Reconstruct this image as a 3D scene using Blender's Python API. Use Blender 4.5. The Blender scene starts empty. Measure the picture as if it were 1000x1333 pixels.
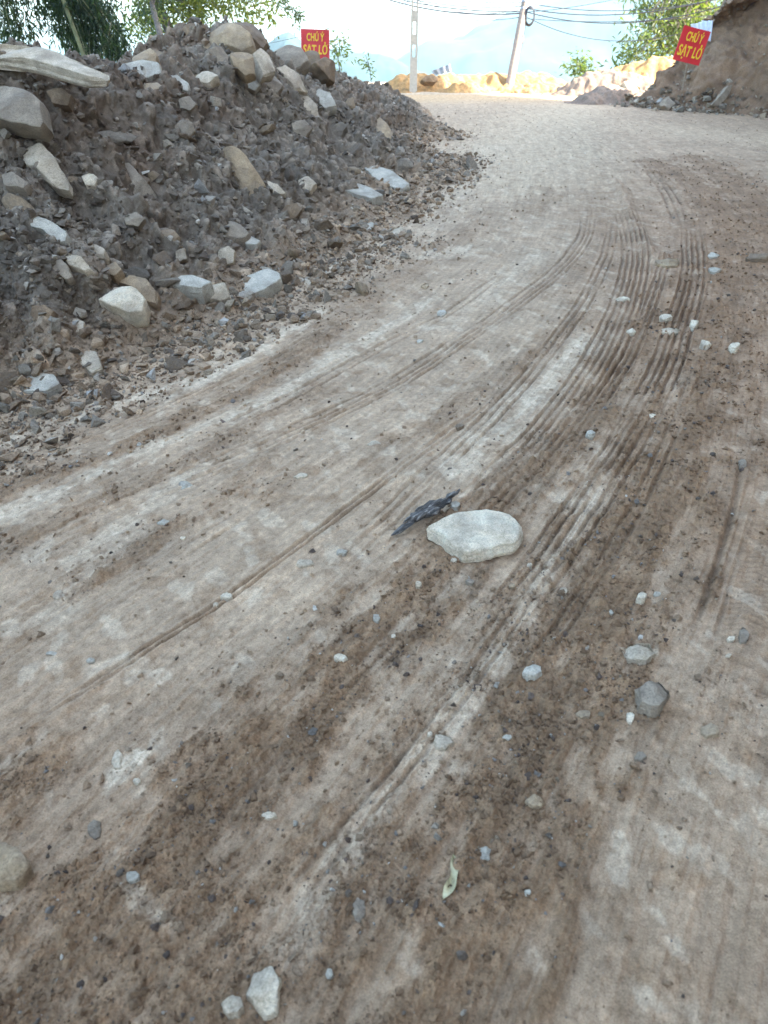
import bpy, bmesh, math, random
import numpy as np
from mathutils import Vector, Matrix
R = math.radians
SC = bpy.context.scene
COL = SC.collection

# ------------------------------------------------------------------ camera
F = 963.0; TH = R(32.6); CAMH = 1.5
ST, CT = math.sin(TH), math.cos(TH)
cam = bpy.data.cameras.new('camera'); camo = bpy.data.objects.new('camera', cam); COL.objects.link(camo)
camo.location = (0, 0, CAMH); camo.rotation_euler = (R(90) - TH, 0, 0)
cam.sensor_fit = 'VERTICAL'; cam.sensor_height = 24.0; cam.sensor_width = 18.0
cam.lens = 24.0 * F / 1333.0
cam.clip_start = 0.05; cam.clip_end = 9000
cam.dof.use_dof = True; cam.dof.focus_distance = 3.6; cam.dof.aperture_fstop = cam.lens / 1000 / 0.0055
SC.camera = camo
SC.render.resolution_x = 768; SC.render.resolution_y = 1024

# ------------------------------------------------------------------ world, sun, exposure
SUN_EL = R(36); SUN_AZ = R(100)      # azimuth clockwise from +Y (the view direction)
w = bpy.data.worlds.new('World'); SC.world = w; w.use_nodes = True
nt = w.node_tree; bg = nt.nodes['Background']
sky = nt.nodes.new('ShaderNodeTexSky'); sky.sky_type = 'NISHITA'; sky.sun_disc = False
sky.sun_elevation = SUN_EL; sky.sun_rotation = SUN_AZ
sky.air_density = 1.0; sky.dust_density = 2.6; sky.ozone_density = 1.0; sky.altitude = 300
nt.links.new(sky.outputs[0], bg.inputs[0]); bg.inputs[1].default_value = 0.15
sun = bpy.data.lights.new('sun', 'SUN'); suno = bpy.data.objects.new('sun', sun); COL.objects.link(suno)
sun.energy = 5.0; sun.angle = R(0.5); sun.color = (1.0, 0.93, 0.82)
sd = Vector((math.sin(SUN_AZ) * math.cos(SUN_EL), math.cos(SUN_AZ) * math.cos(SUN_EL), math.sin(SUN_EL)))
suno.rotation_euler = sd.to_track_quat('Z', 'Y').to_euler(); suno.location = (30, 0, 60)
SC.view_settings.view_transform = 'Standard'; SC.view_settings.look = 'None'
SC.view_settings.exposure = 2.76; SC.view_settings.gamma = 1.0

# ------------------------------------------------------------------ helpers
def pdir(px, py):
    xc = (px - 500) / F; yc = (666.5 - py) / F
    return np.array([xc, CT + yc * ST, -ST + yc * CT])
def G(px, py, z=0.0):
    d = pdir(px, py); t = (z - CAMH) / d[2]
    return np.array([d[0] * t, d[1] * t])
def P3(px, py, t):
    d = pdir(px, py); return np.array([d[0] * t, d[1] * t, CAMH + d[2] * t])

def tag(o, label=None, cat=None, group=None, kind=None):
    if label: o['label'] = label
    if cat: o['category'] = cat
    if group: o['group'] = group
    if kind: o['kind'] = kind
    return o
def link(o, parent=None):
    COL.objects.link(o)
    if parent: o.parent = parent
    return o
def empty(name, loc):
    o = bpy.data.objects.new(name, None); o.location = loc; o.empty_display_size = .2; return link(o)

def mk_mesh(name, V, Fc, mat=None, smooth=True, col=None):
    V = np.asarray(V, np.float32); Fc = np.asarray(Fc, np.int32)
    me = bpy.data.meshes.new(name)
    me.vertices.add(len(V)); me.vertices.foreach_set('co', V.ravel())
    k = Fc.shape[1]
    me.loops.add(Fc.size); me.loops.foreach_set('vertex_index', Fc.ravel())
    me.polygons.add(len(Fc))
    me.polygons.foreach_set('loop_start', np.arange(0, Fc.size, k, dtype=np.int32))
    try: me.polygons.foreach_set('loop_total', np.full(len(Fc), k, np.int32))
    except Exception: pass
    me.polygons.foreach_set('use_smooth', np.full(len(Fc), smooth, bool))
    if col is not None:
        a = me.color_attributes.new('Col', 'FLOAT_COLOR', 'POINT')
        c = np.ones((len(V), 4), np.float32); c[:, :col.shape[1]] = col
        a.data.foreach_set('color', c.ravel())
    me.update(calc_edges=True); me.validate()
    if mat: me.materials.append(mat)
    return me
def mk_obj(name, V, Fc, mat=None, smooth=True, col=None, parent=None):
    return link(bpy.data.objects.new(name, mk_mesh(name, V, Fc, mat, smooth, col)), parent)
def grid_faces(nr, nc):
    i = np.arange(nr * nc, dtype=np.int32).reshape(nr, nc)
    return np.stack([i[:-1, :-1], i[:-1, 1:], i[1:, 1:], i[1:, :-1]], -1).reshape(-1, 4)

def hsh(ix, iy, iz=0, s=0):
    h = (ix.astype(np.int64) * 374761393 + iy.astype(np.int64) * 668265263 + np.int64(s) * 974711 + (np.asarray(iz).astype(np.int64)) * 1274126177) & 0xffffffff
    h = ((h ^ (h >> 13)) * 1274126177) & 0xffffffff
    h = ((h ^ (h >> 15)) * 2246822519) & 0xffffffff
    return ((h ^ (h >> 16)) & 0xffffff).astype(np.float32) / 16777216.0
def pn(x, y, sc, s=0):
    """gradient noise, about -1..1; sc = feature size in metres"""
    x = np.asarray(x, np.float64) / sc + 13.7 * s; y = np.asarray(y, np.float64) / sc - 7.3 * s
    ix = np.floor(x); iy = np.floor(y); fx = (x - ix).astype(np.float32); fy = (y - iy).astype(np.float32)
    ux = fx * fx * fx * (fx * (fx * 6 - 15) + 10); uy = fy * fy * fy * (fy * (fy * 6 - 15) + 10)
    def g(a, b):
        th = hsh(ix + a, iy + b, 0, s) * 6.2831853
        return np.cos(th) * (fx - a) + np.sin(th) * (fy - b)
    n0 = g(0, 0) * (1 - ux) + g(1, 0) * ux; n1 = g(0, 1) * (1 - ux) + g(1, 1) * ux
    return (n0 * (1 - uy) + n1 * uy) * 1.5
def fbm(x, y, sc, oc=4, s=0, gain=.5):
    r = 0; a = 1; 
    for k in range(oc): r = r + a * pn(x, y, sc / (2.03 ** k), s + k * 11); a *= gain
    return r
def vor(x, y, sc, s=0):
    """cellular noise: F1 distance in cells and the cell's random number"""
    x = np.asarray(x, np.float64) / sc; y = np.asarray(y, np.float64) / sc
    ix = np.floor(x); iy = np.floor(y)
    best = np.full(x.shape, 9., np.float32); sec = best.copy(); idr = np.zeros(x.shape, np.float32)
    for a in (-1, 0, 1):
        for b in (-1, 0, 1):
            jx = hsh(ix + a, iy + b, 1, s); jy = hsh(ix + a, iy + b, 2, s)
            d = np.sqrt((ix + a + jx - x) ** 2 + (iy + b + jy - y) ** 2).astype(np.float32)
            m = d < best
            sec = np.where(m, best, np.minimum(sec, d))
            idr = np.where(m, hsh(ix + a, iy + b, 3, s), idr); best = np.where(m, d, best)
    return best, sec, idr
def vn3(P, sc, s=0):
    q = P / sc + 31.3 * s; i = np.floor(q); f = q - i; u = f * f * (3 - 2 * f); r = 0
    for a in (0, 1):
        for b in (0, 1):
            for c in (0, 1):
                wt = (u[:, 0] if a else 1 - u[:, 0]) * (u[:, 1] if b else 1 - u[:, 1]) * (u[:, 2] if c else 1 - u[:, 2])
                r = r + wt * hsh(i[:, 0] + a, i[:, 1] + b, i[:, 2] + c, s)
    return r * 2 - 1
def sst(e0, e1, x):
    t = np.clip((x - e0) / (e1 - e0), 0, 1); return t * t * (3 - 2 * t)

def polyline(pts, n=1):
    p = np.asarray(pts, float)
    for _ in range(n + 1):
        q = [p[0]]
        for a, b in zip(p[:-1], p[1:]): q += [a * .75 + b * .25, a * .25 + b * .75]
        q.append(p[-1]); p = np.array(q)
    return p
def pld(x, y, pl, rad):
    """distance, signed side, arclength to a polyline (inf outside its box)"""
    D = np.full(x.shape, 99., np.float32); S = np.zeros(x.shape, np.float32); L = S.copy()
    m = (x > pl[:, 0].min() - rad) & (x < pl[:, 0].max() + rad) & (y > pl[:, 1].min() - rad) & (y < pl[:, 1].max() + rad)
    if not m.any(): return D, S, L
    xx = x[m]; yy = y[m]; d = np.full(xx.shape, 99., np.float32); sg = np.zeros(xx.shape, np.float32); ls = sg.copy(); acc = 0
    for a, b in zip(pl[:-1], pl[1:]):
        v = b - a; l = np.hypot(*v)
        if l < 1e-6: continue
        t = np.clip(((xx - a[0]) * v[0] + (yy - a[1]) * v[1]) / l / l, 0, 1)
        dx = xx - a[0] - t * v[0]; dy = yy - a[1] - t * v[1]; dd = np.hypot(dx, dy)
        k = dd < d; d = np.where(k, dd, d); sg = np.where(k, np.sign(v[0] * dy - v[1] * dx), sg); ls = np.where(k, acc + t * l, ls); acc += l
    D[m] = d; S[m] = sg; L[m] = ls
    return D, S, L

# ------------------------------------------------------------------ materials
def mat_new(name):
    m = bpy.data.materials.new(name); m.use_nodes = True
    return m, m.node_tree, m.node_tree.nodes['Principled BSDF']
def nd(t, typ, **kw):
    n = t.nodes.new(typ)
    for k, v in kw.items():
        if k in n.inputs: n.inputs[k].default_value = v
        else: setattr(n, k, v)
    return n
def noise(t, vec, scale, detail=6, rough=.6):
    n = nd(t, 'ShaderNodeTexNoise'); n.inputs['Scale'].default_value = scale; n.inputs['Detail'].default_value = detail
    n.inputs['Roughness'].default_value = rough; t.links.new(vec, n.inputs['Vector']); return n.outputs['Fac']
def ramp(t, fac, stops):
    r = nd(t, 'ShaderNodeValToRGB'); e = r.color_ramp.elements
    e[0].position, e[0].color = stops[0][0], (*stops[0][1], 1); e[1].position, e[1].color = stops[-1][0], (*stops[-1][1], 1)
    for p, c in stops[1:-1]:
        x = e.new(p); x.color = (*c, 1)
    t.links.new(fac, r.inputs[0]); return r.outputs[0]
def mixc(t, fac, a, b, mode='MIX'):
    m = nd(t, 'ShaderNodeMix', data_type='RGBA', blend_type=mode)
    for s, v in ((0, fac), (6, a), (7, b)):
        if hasattr(v, 'links'): t.links.new(v, m.inputs[s])
        else: m.inputs[s].default_value = v if s == 0 else (*v, 1)
    return m.outputs[2]
def bump(t, h, strength, dist, prev=None):
    b = nd(t, 'ShaderNodeBump'); b.inputs['Strength'].default_value = strength; b.inputs['Distance'].default_value = dist
    t.links.new(h, b.inputs['Height'])
    if prev: t.links.new(prev, b.inputs['Normal'])
    return b.outputs[0]

def soil_material(name, fine=1.0, tint=(1, 1, 1), rough=.92, bd=1.0):
    m, t, b = mat_new(name)
    tc = nd(t, 'ShaderNodeTexCoord').outputs['Object']
    at = nd(t, 'ShaderNodeAttribute', attribute_name='Col').outputs['Color']
    n1 = ramp(t, noise(t, tc, 38 * fine, 8, .7), [(.28, (.70, .68, .66)), (.5, (1, 1, 1)), (.74, (1.32, 1.30, 1.28))])
    n2 = ramp(t, noise(t, tc, 230 * fine, 5, .65), [(.3, (.70, .68, .66)), (.5, (1, 1, 1)), (.72, (1.3, 1.3, 1.3))])
    c = mixc(t, 1.0, at, n1, 'MULTIPLY'); c = mixc(t, 1.0, c, n2, 'MULTIPLY'); c = mixc(t, 1.0, c, tint, 'MULTIPLY')
    t.links.new(c, b.inputs['Base Color']); b.inputs['Roughness'].default_value = rough
    b.inputs['Specular IOR Level'].default_value = .25
    k = bump(t, noise(t, tc, 60 * fine, 9, .72), .55, .012 / fine * bd)
    k = bump(t, noise(t, tc, 420 * fine, 4, .6), .5, .003 / fine, k)
    t.links.new(k, b.inputs['Normal']); return m
M_ROAD = soil_material('dirt_road'); M_BANK = soil_material('bank_soil', .8, bd=2.2)
M_FAR = soil_material('far_soil', .25)

def rock_material(name, a, b_, c, vein=.0, sc=9.0, dirt=.35, useattr=False, spec=.3):
    m, t, b = mat_new(name)
    tc0 = nd(t, 'ShaderNodeTexCoord').outputs['Object']
    oi = nd(t, 'ShaderNodeObjectInfo').outputs['Random']
    mp = nd(t, 'ShaderNodeVectorMath', operation='ADD'); t.links.new(tc0, mp.inputs[0])
    cmb = nd(t, 'ShaderNodeCombineXYZ'); mu = nd(t, 'ShaderNodeMath', operation='MULTIPLY'); mu.inputs[1].default_value = 37.0
    t.links.new(oi, mu.inputs[0]); t.links.new(mu.outputs[0], cmb.inputs[0]); t.links.new(mu.outputs[0], cmb.inputs[2]); t.links.new(cmb.outputs[0], mp.inputs[1])
    tc = mp.outputs[0]
    c1 = ramp(t, noise(t, tc, sc, 9, .68), [(.3, a), (.52, b_), (.72, c)])
    sp = ramp(t, noise(t, tc, sc * 16, 4, .7), [(.32, (.66, .65, .63)), (.5, (1, 1, 1)), (.7, (1.2, 1.2, 1.2))])
    cc = mixc(t, 1.0, c1, sp, 'MULTIPLY')
    dn = ramp(t, noise(t, tc, sc * .55, 7, .7), [(.44, (0, 0, 0)), (.6, (1, 1, 1))])
    dm = nd(t, 'ShaderNodeMath', operation='MULTIPLY'); t.links.new(dn, dm.inputs[0]); dm.inputs[1].default_value = dirt
    cc = mixc(t, dm.outputs[0], cc, (.23, .175, .125))
    if useattr:
        at = nd(t, 'ShaderNodeAttribute', attribute_name='Col').outputs['Color']; cc = mixc(t, 1.0, cc, at, 'MULTIPLY')
    t.links.new(cc, b.inputs['Base Color']); b.inputs['Roughness'].default_value = .8; b.inputs['Specular IOR Level'].default_value = spec
    st = nd(t, 'ShaderNodeMapping'); st.inputs['Scale'].default_value = (1, 1.3, 5.5); st.inputs['Rotation'].default_value = (.3, .5, 0); t.links.new(tc, st.inputs['Vector'])
    k = bump(t, noise(t, st.outputs[0], sc * 1.4, 9, .7), .75, .035)
    k = bump(t, noise(t, tc, sc * 14, 6, .7), .6, .006, k)
    t.links.new(k, b.inputs['Normal']); return m
M = {
 'pale': rock_material('pale_stone', (0.416, 0.310, 0.195), (0.601, 0.475, 0.325), (0.763, 0.621, 0.440), dirt=.5),
 'white': rock_material('white_quartz', (0.578, 0.436, 0.274), (0.809, 0.660, 0.463), (0.860, 0.766, 0.556), dirt=.5, sc=12),
 'blue': rock_material('blue_grey_slate', (0.392, 0.344, 0.260), (0.543, 0.480, 0.365), (0.693, 0.601, 0.458), dirt=.5, spec=.4),
 'grey': rock_material('grey_stone', (0.219, 0.170, 0.115), (0.335, 0.262, 0.181), (0.485, 0.378, 0.260), dirt=.5),
 'tan': rock_material('tan_stone', (0.301, 0.204, 0.108), (0.439, 0.310, 0.181), (0.578, 0.427, 0.260), dirt=.5),
 'dark': rock_material('dark_stone', (0.081, 0.063, 0.043), (0.150, 0.116, 0.079), (0.254, 0.194, 0.130), dirt=.4),
 'brown': rock_material('brown_stone', (0.138, 0.087, 0.047), (0.231, 0.150, 0.083), (0.382, 0.262, 0.151), dirt=.5),
}
M_RUB = rock_material('rubble_mix', (.55, .52, .48), (.85, .83, .8), (1.1, 1.1, 1.1), dirt=.25, useattr=True)
def plain(name, col, rough=.7, nsc=20, var=.2, bmp=.2, metal=0):
    m, t, b = mat_new(name); tc = nd(t, 'ShaderNodeTexCoord').outputs['Object']
    f = noise(t, tc, nsc, 6, .65)
    lo = tuple(v * (1 - var) for v in col); hi = tuple(min(1, v * (1 + var)) for v in col)
    t.links.new(ramp(t, f, [(.3, lo), (.7, hi)]), b.inputs['Base Color']); b.inputs['Roughness'].default_value = rough; b.inputs['Metallic'].default_value = metal
    t.links.new(bump(t, f, bmp, .01), b.inputs['Normal']); return m
def leaf_material(name, tintmul=(1, 1, 1)):
    m, t, b = mat_new(name)
    at = nd(t, 'ShaderNodeAttribute', attribute_name='Col').outputs['Color']
    c = mixc(t, 1.0, at, tintmul, 'MULTIPLY')
    t.links.new(c, b.inputs['Base Color']); b.inputs['Roughness'].default_value = .5
    tr = nd(t, 'ShaderNodeBsdfTranslucent'); c2 = mixc(t, 1.0, c, (1.5, 1.6, .7), 'MULTIPLY'); t.links.new(c2, tr.inputs['Color'])
    mx = nd(t, 'ShaderNodeMixShader'); mx.inputs[0].default_value = .45
    t.links.new(b.outputs[0], mx.inputs[1]); t.links.new(tr.outputs[0], mx.inputs[2])
    t.links.new(mx.outputs[0], t.nodes['Material Output'].inputs[0]); return m
M_LEAF = leaf_material('leaf')
M_BARK = plain('bark', (.13, .11, .09), .9, 14, .45, .6)
M_STEM = plain('bamboo_stem', (.16, .17, .08), .6, 10, .3, .2)

# ------------------------------------------------------------------ the road surface
def W(pts): return polyline([G(*p) for p in pts])
BROWN = [  # world path, half width, strength
 (W([(-60, 1400), (140, 1170), (300, 1010), (420, 900), (540, 770), (650, 660)]), .17, 1.0),
 (W([(540, 770), (650, 660), (760, 560), (850, 440), (895, 360)]), .14, .8),
 (W([(200, 1500), (330, 1250), (480, 1040), (600, 880), (700, 740)]), .10, .55),
 (W([(520, 1500), (590, 1200), (690, 980), (770, 820), (840, 660), (900, 520)]), .24, 1.0),
 (W([(900, 520), (940, 420), (960, 340), (940, 260), (880, 225), (850, 210)]), .34, .85),
 (W([(1040, 380), (1000, 290), (960, 235), (900, 205)]), .35, .8),
 (W([(-60, 1500), (60, 1400), (240, 1240)]), .35, .9),
 (W([(-80, 655), (100, 610), (250, 545), (360, 480), (440, 425)]), .09, .75),
 (W([(-80, 740), (120, 660), (280, 585), (420, 505)]), .07, .55),
 (W([(110, 760), (170, 720), (235, 685)]), .08, .8),
 (W([(250, 680), (310, 640), (350, 600)]), .07, .5),
 (W([(-80, 1080), (0, 1040), (60, 990)]), .10, .8),
 (W([(430, 425), (520, 365), (600, 310), (640, 280)]), .16, .45),
 (W([(680, 275), (720, 255), (710, 245)]), .22, .55),
 (W([(560, 560), (640, 500), (760, 410)]), .09, .45),
 (W([(350, 640), (450, 600), (560, 560)]), .06, .35),
 (W([(1100, 480), (980, 430), (900, 420)]), .25, .5),
 (W([(1080, 560), (960, 610), (900, 700), (850, 830)]), .10, .5),
]
PALE = [
 (W([(-60, 600), (120, 530), (250, 500), (350, 450), (420, 405)]), .07, .8),
 (W([(-60, 690), (100, 630), (230, 570), (350, 525), (480, 440), (560, 390)]), .06, .7),
 (W([(60, 800), (110, 745), (200, 640), (300, 600)]), .07, .45),
 (W([(380, 1240), (440, 1130), (530, 1010), (600, 920), (660, 830), (720, 740), (790, 620)]), .04, .6),
 (W([(600, 610), (690, 520), (745, 460), (770, 440)]), .10, .6),
 (W([(560, 335), (600, 325)]), .16, .7), (W([(150, 1010), (175, 985)]), .03, 1.0),
 (W([(815, 850), (850, 850)]), .025, .9), (W([(570, 940), (600, 925)]), .025, .8),
 (W([(160, 1150), (190, 1190), (230, 1210)]), .02, .7),
 (W([(120, 870), (180, 850)]), .03, .5), (W([(640, 640), (600, 650)]), .03, .6),
 (W([(560, 430), (640, 380), (700, 330)]), .12, .35), (W([(540, 300), (600, 240), (640, 190)]), .3, .3),
 (W([(860, 600), (900, 480), (880, 420)]), .05, .35), (W([(380, 370), (480, 330), (520, 300)]), .08, .5),
]
DUST = [(W([(700, 240), (680, 190), (700, 160), (760, 140)]), 1.6, .9), (W([(1100, 190), (900, 175), (800, 160)]), 1.3, .7)]
SMOOTH = [(W([(-50, 950), (150, 830), (330, 700), (480, 610)]), .17, 1), (W([(700, 1500), (820, 1200), (900, 1000)]), .30, 1),
          (W([(1050, 900), (970, 780), (990, 650)]), .14, .8), (W([(640, 420), (720, 340), (740, 250)]), .35, .7)]
RUTS = [  # path, groove offsets, groove half-width, depth, lug pitch (0 = none), tread half width
 (W([(-60, 1015), (0, 975), (180, 860), (350, 745), (500, 635), (600, 555), (680, 490)]), [0, .022], .006, .012, 0, .03),
 (W([(560, 720), (640, 640), (720, 560), (790, 460), (825, 370), (828, 310), (812, 270)]), [-.085, -.052, -.02, .012, .045, .08], .0048, .013, 0, .09),
 (W([(620, 860), (700, 745), (770, 650), (840, 540), (880, 440), (905, 360), (900, 290)]), [-.07, -.035, 0, .03, .065], .005, .013, .022, .09),
 (W([(260, 1333), (400, 1150), (560, 960), (680, 790), (760, 680)]), [-.018, .02], .005, .010, 0, .03),
 (W([(860, 930), (890, 860), (930, 750), (960, 640), (975, 540)]), [0], .008, .013, 0, .03),
 (W([(940, 1000), (965, 860), (990, 740), (1020, 620)]), [-.07, .07], .005, .006, .030, .08),
 (W([(120, 1200), (260, 1060), (420, 900), (560, 770)]), [-.05, .05], .005, .005, .020, .06),
 (W([(0, 620), (150, 560), (330, 480), (500, 395)]), [0, .03], .006, .009, 0, .04),
 (W([(-40, 760), (150, 660), (400, 560), (560, 470), (700, 380), (760, 320), (770, 270)]), [-.05, -.02, .01, .05], .005, .008, 0, .06),
 (W([(100, 870), (300, 770), (420, 680)]), [0, .05], .004, .005, .02, .05),
 (W([(780, 1500), (850, 1200), (880, 1050)]), [-.05, .05], .006, .005, .028, .06),
 (W([(380, 780), (480, 700), (560, 620), (650, 530), (740, 430), (790, 340), (800, 280)]), [-.04, 0, .035], .0045, .009, 0, .06),
 (W([(640, 700), (720, 610), (800, 500), (850, 400), (870, 320)]), [-.03, .0, .03], .0045, .010, .02, .05),
 (W([(600, 1000), (700, 860), (800, 720), (870, 580), (920, 450)]), [-.02, .02], .0045, .008, 0, .04),
 (W([(250, 1100), (400, 960), (520, 830), (640, 720)]), [-.03, 0, .04], .0035, .006, .018, .05),
 (W([(-20, 900), (120, 800), (260, 700), (420, 610)]), [-.03, .02], .004, .006, 0, .04),
 (W([(200, 600), (330, 545), (460, 470), (600, 400), (680, 340)]), [-.02, .03], .005, .008, 0, .04),
 (W([(900, 300), (880, 250), (850, 215)]), [0, .05, .1], .012, .012, 0, .12),
]
RIDGES = [(W([(800, 235), (815, 260), (828, 300), (855, 340)]), .07, .045), (W([(860, 338), (880, 332)]), .07, .035),
          (W([(350, 830), (480, 690), (540, 640)]), .03, .008), (W([(-40, 1010), (120, 905), (350, 755), (560, 600)]), .02, .012),
          (W([(330, 500), (430, 440)]), .03, .015), (W([(960, 335), (1000, 333)]), .06, .03)]
MAIN = W([(-400, 1600), (-100, 1333), (200, 1010), (450, 765), (640, 600), (760, 450), (825, 320), (800, 230), (740, 170), (700, 150), (690, 140)])
def travel(x, y):
    D, S, L = pld(x, y, MAIN, 14); m = D > 90
    return np.where(m, 0, L), np.where(m, x, D * S)
def stroke(x, y, lst, soft=1.0, seed=5):
    out = np.zeros(x.shape, np.float32)
    L, O = travel(x, y); wob = .75 * fbm(L * .16, O, .07, 4, seed, .6) + .5 * fbm(x, y, .12, 4, seed)
    for pl, hw, st in lst:
        D, _, _ = pld(x, y, pl, hw * 2.2)
        e = D / hw + wob * .9
        out = np.maximum(out, st * (1 - sst(.1, 1.35, e)))
    return out
def road_fields(x, y):
    x = np.asarray(x, np.float32); y = np.asarray(y, np.float32)
    br = stroke(x, y, BROWN, seed=5); pa = stroke(x, y, PALE, seed=9); du = stroke(x, y, DUST, seed=3); sm = stroke(x, y, SMOOTH, seed=7)
    # streaks along the direction of travel everywhere
    right = sst(.1, .8, x - .25 * y + .4) * (1 - sst(8, 15, y))
    br = np.clip(br + .35 * right * sst(-.2, .6, fbm(x, y, .35, 4, 21)), 0, 1)
    loose = np.clip(br * .9 + .25 - .55 * sm + .2 * pa, .04, 1)
    return br, pa, du, sm, loose
GROOVE = [None]
def road_h(x, y, fl=None, fine=True):
    x = np.asarray(x, np.float32); y = np.asarray(y, np.float32)
    br, pa, du, sm, loose = fl if fl is not None else road_fields(x, y)
    h = .022 * fbm(x, y, 1.4, 2, 1) * sst(0, 3, y) / (1 + (y / 12) ** 2) + .006 * fbm(x, y, .35, 3, 2) / (1 + (y / 7) ** 2)
    h += br * .006 + pa * .004
    for pl, hw, a in RIDGES:
        D, _, _ = pld(x, y, pl, hw * 3)
        h += a * np.exp(-(D / hw) ** 2) * (.6 + .6 * np.abs(pn(x, y, .06, 31)))
    GROOVE[0] = np.zeros(x.shape, np.float32)
    for pl, offs, gw, dep, lug, tw in RUTS:
        D, S, L = pld(x, y, pl, .3)
        m = D < .3
        if not m.any(): continue
        xs, ys = x[m], y[m]
        o = D[m] * S[m] + .0035 * pn(xs, ys, .12, 41) + .008 * pn(xs, ys, .7, 47) ; gsc = 1 + .10 * ys
        fade = (.35 + .65 * sst(-.6, -.1, pn(xs, ys, .6, 43))) * (0.8 + .2 * sst(-.35, .2, pn(xs, ys, .09, 44))); gm = np.zeros(o.shape, np.float32)
        hh = np.zeros(o.shape, np.float32)
        for c in offs:
            q = np.abs(o - c * (1 + .04 * ys)) / (max(gw, .0052) * gsc)
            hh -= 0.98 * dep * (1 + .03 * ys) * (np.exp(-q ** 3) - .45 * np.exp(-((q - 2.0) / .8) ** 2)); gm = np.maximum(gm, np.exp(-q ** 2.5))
        if lug:
            inside = 1 - sst(tw * .85, tw, np.abs(o))
            ph = np.abs(((L[m] + np.abs(o) * .35) / lug) % 1 - .5) * 2
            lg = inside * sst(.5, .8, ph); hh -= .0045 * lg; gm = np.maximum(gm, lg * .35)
        hh -= .004 * (1 - sst(tw * .6, tw * 1.6, np.abs(o))); fade = fade * sst(.02, .8, L[m]) * sst(.02, 1.2, L.max() - L[m]) * (.55 + .45 * sst(.0, .7, .6 + pn(xs, ys, .5, 45)))
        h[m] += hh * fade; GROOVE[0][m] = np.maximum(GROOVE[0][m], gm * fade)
    if fine:
        h0 = h.copy()
        f1, f2, idr = vor(x + .01 * pn(x, y, .03, 50), y, .035, 3)
        cl = np.clip(1 - f1 * 1.9, 0, 1) * (idr > .62) * (idr - .4)
        f3, f4, id2 = vor(x, y, .085, 4)
        cl2 = np.clip(1 - f3 * 2.3, 0, 1) * (id2 > .84)
        h += loose ** 1.5 * (.022 * cl + .022 * cl2) + loose * (.009 * fbm(x, y, .07, 5, 60, .62) + .004 * (.5 - np.abs(fbm(x, y, .022, 3, 61)))) + .0018 * fbm(x, y, .03, 3, 70)
        L, O = travel(x, y); h += .004 * fbm(L * .07, O, .028, 3, 71) + .005 * fbm(L * .12, O, .09, 2, 72)
        h -= (1 - loose) * .006 * sst(.25, .6, fbm(x, y, .05, 3, 77)) * .4
        h = h0 + (h - h0) / (1 + (y / 7.5) ** 2)
    return h
C_GREY = np.array([.408, .284, .176]); C_BR = np.array([.210, .121, .060]); C_PALE = np.array([.67, .53, .365]); C_DUST = np.array([.525, .382, .240]); C_MUD = np.array([.312, .198, .114])
def road_col(x, y, fl):
    br, pa, du, sm, loose = fl
    n = fbm(x, y, .25, 4, 80)[:, None]; n2 = fbm(x, y, 1.2, 3, 81)[:, None]; n3 = fbm(x, y, .04, 3, 82)[:, None]
    c = C_GREY * (1 + .14 * n + .10 * n2)
    c = c + (C_DUST - c) * (du[:, None] * .85)
    mud = np.maximum(sst(.15, 1.0, x - .16 * y + .25 * fbm(x, y, .8, 3, 88)) * (1 - sst(7, 13, y)), (1 - sst(.9, 1.6, y + .3 * x)) * .8)[:, None]
    c = c + (C_MUD * (1 + .12 * n) - c) * mud * .72
    c = c + (np.array([.46, .31, .16]) - c) * (sst(22.5, 25.5, y + .6 * fbm(x, y, 1.5, 3, 89)) * .8)[:, None]
    # faint pale streaks and little brown smudges
    blot = sst(.28, .62, fbm(x + y * .25, y * .55, .10, 4, 83))[:, None]
    c = c + (C_PALE - c) * blot * .32 * (1 - br[:, None])
    c = c + (C_PALE - c) * (pa[:, None] * (.7 + .3 * n3))
    smu = sst(.2, .6, fbm(x, y, .13, 4, 84))[:, None]
    c = c + (C_BR * 1.15 - c) * smu * .38
    c = c + (C_BR * (1 + .18 * n) - c) * np.clip(br * (.80 + .0 * n[:, 0]), 0, 1)[:, None] * (1 - .65 * pa[:, None])
    L, O = travel(x, y); c = c * (1 + .13 * fbm(L * .07, O, .03, 3, 85) + .10 * fbm(L * .10, O, .11, 3, 86))[:, None]
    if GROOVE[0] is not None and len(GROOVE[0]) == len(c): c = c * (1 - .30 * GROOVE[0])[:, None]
    red = (sst(.2, 1.4, x - .22 * y) * .30)[:, None]
    c = c * (1 - red * np.array([-.04, .10, .16]))
    return np.clip(c * (1 + .10 * n3), .02, .9)

ys = [.30]
while ys[-1] < 27.5: ys.append(ys[-1] + min(.075, max(.0019, (ys[-1] ** 2 + 2.25) / (CAMH * 740) * .76)))
ys = np.array(ys); NC = 1400
tt = ys * CT + CAMH * ST
xh = .545 * tt * 1.22 + .1
u = np.linspace(-1, 1, NC)
X = (u[None, :] * xh[:, None]).ravel(); Y = np.repeat(ys, NC)
fl = road_fields(X, Y)
def crest(x, y): return -.0 * y
Zr = road_h(X, Y, fl)
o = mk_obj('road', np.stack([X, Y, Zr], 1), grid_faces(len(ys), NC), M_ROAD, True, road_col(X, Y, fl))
tag(o, 'churned brown and grey dirt road with tyre tracks', 'road', kind='structure')

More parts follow.
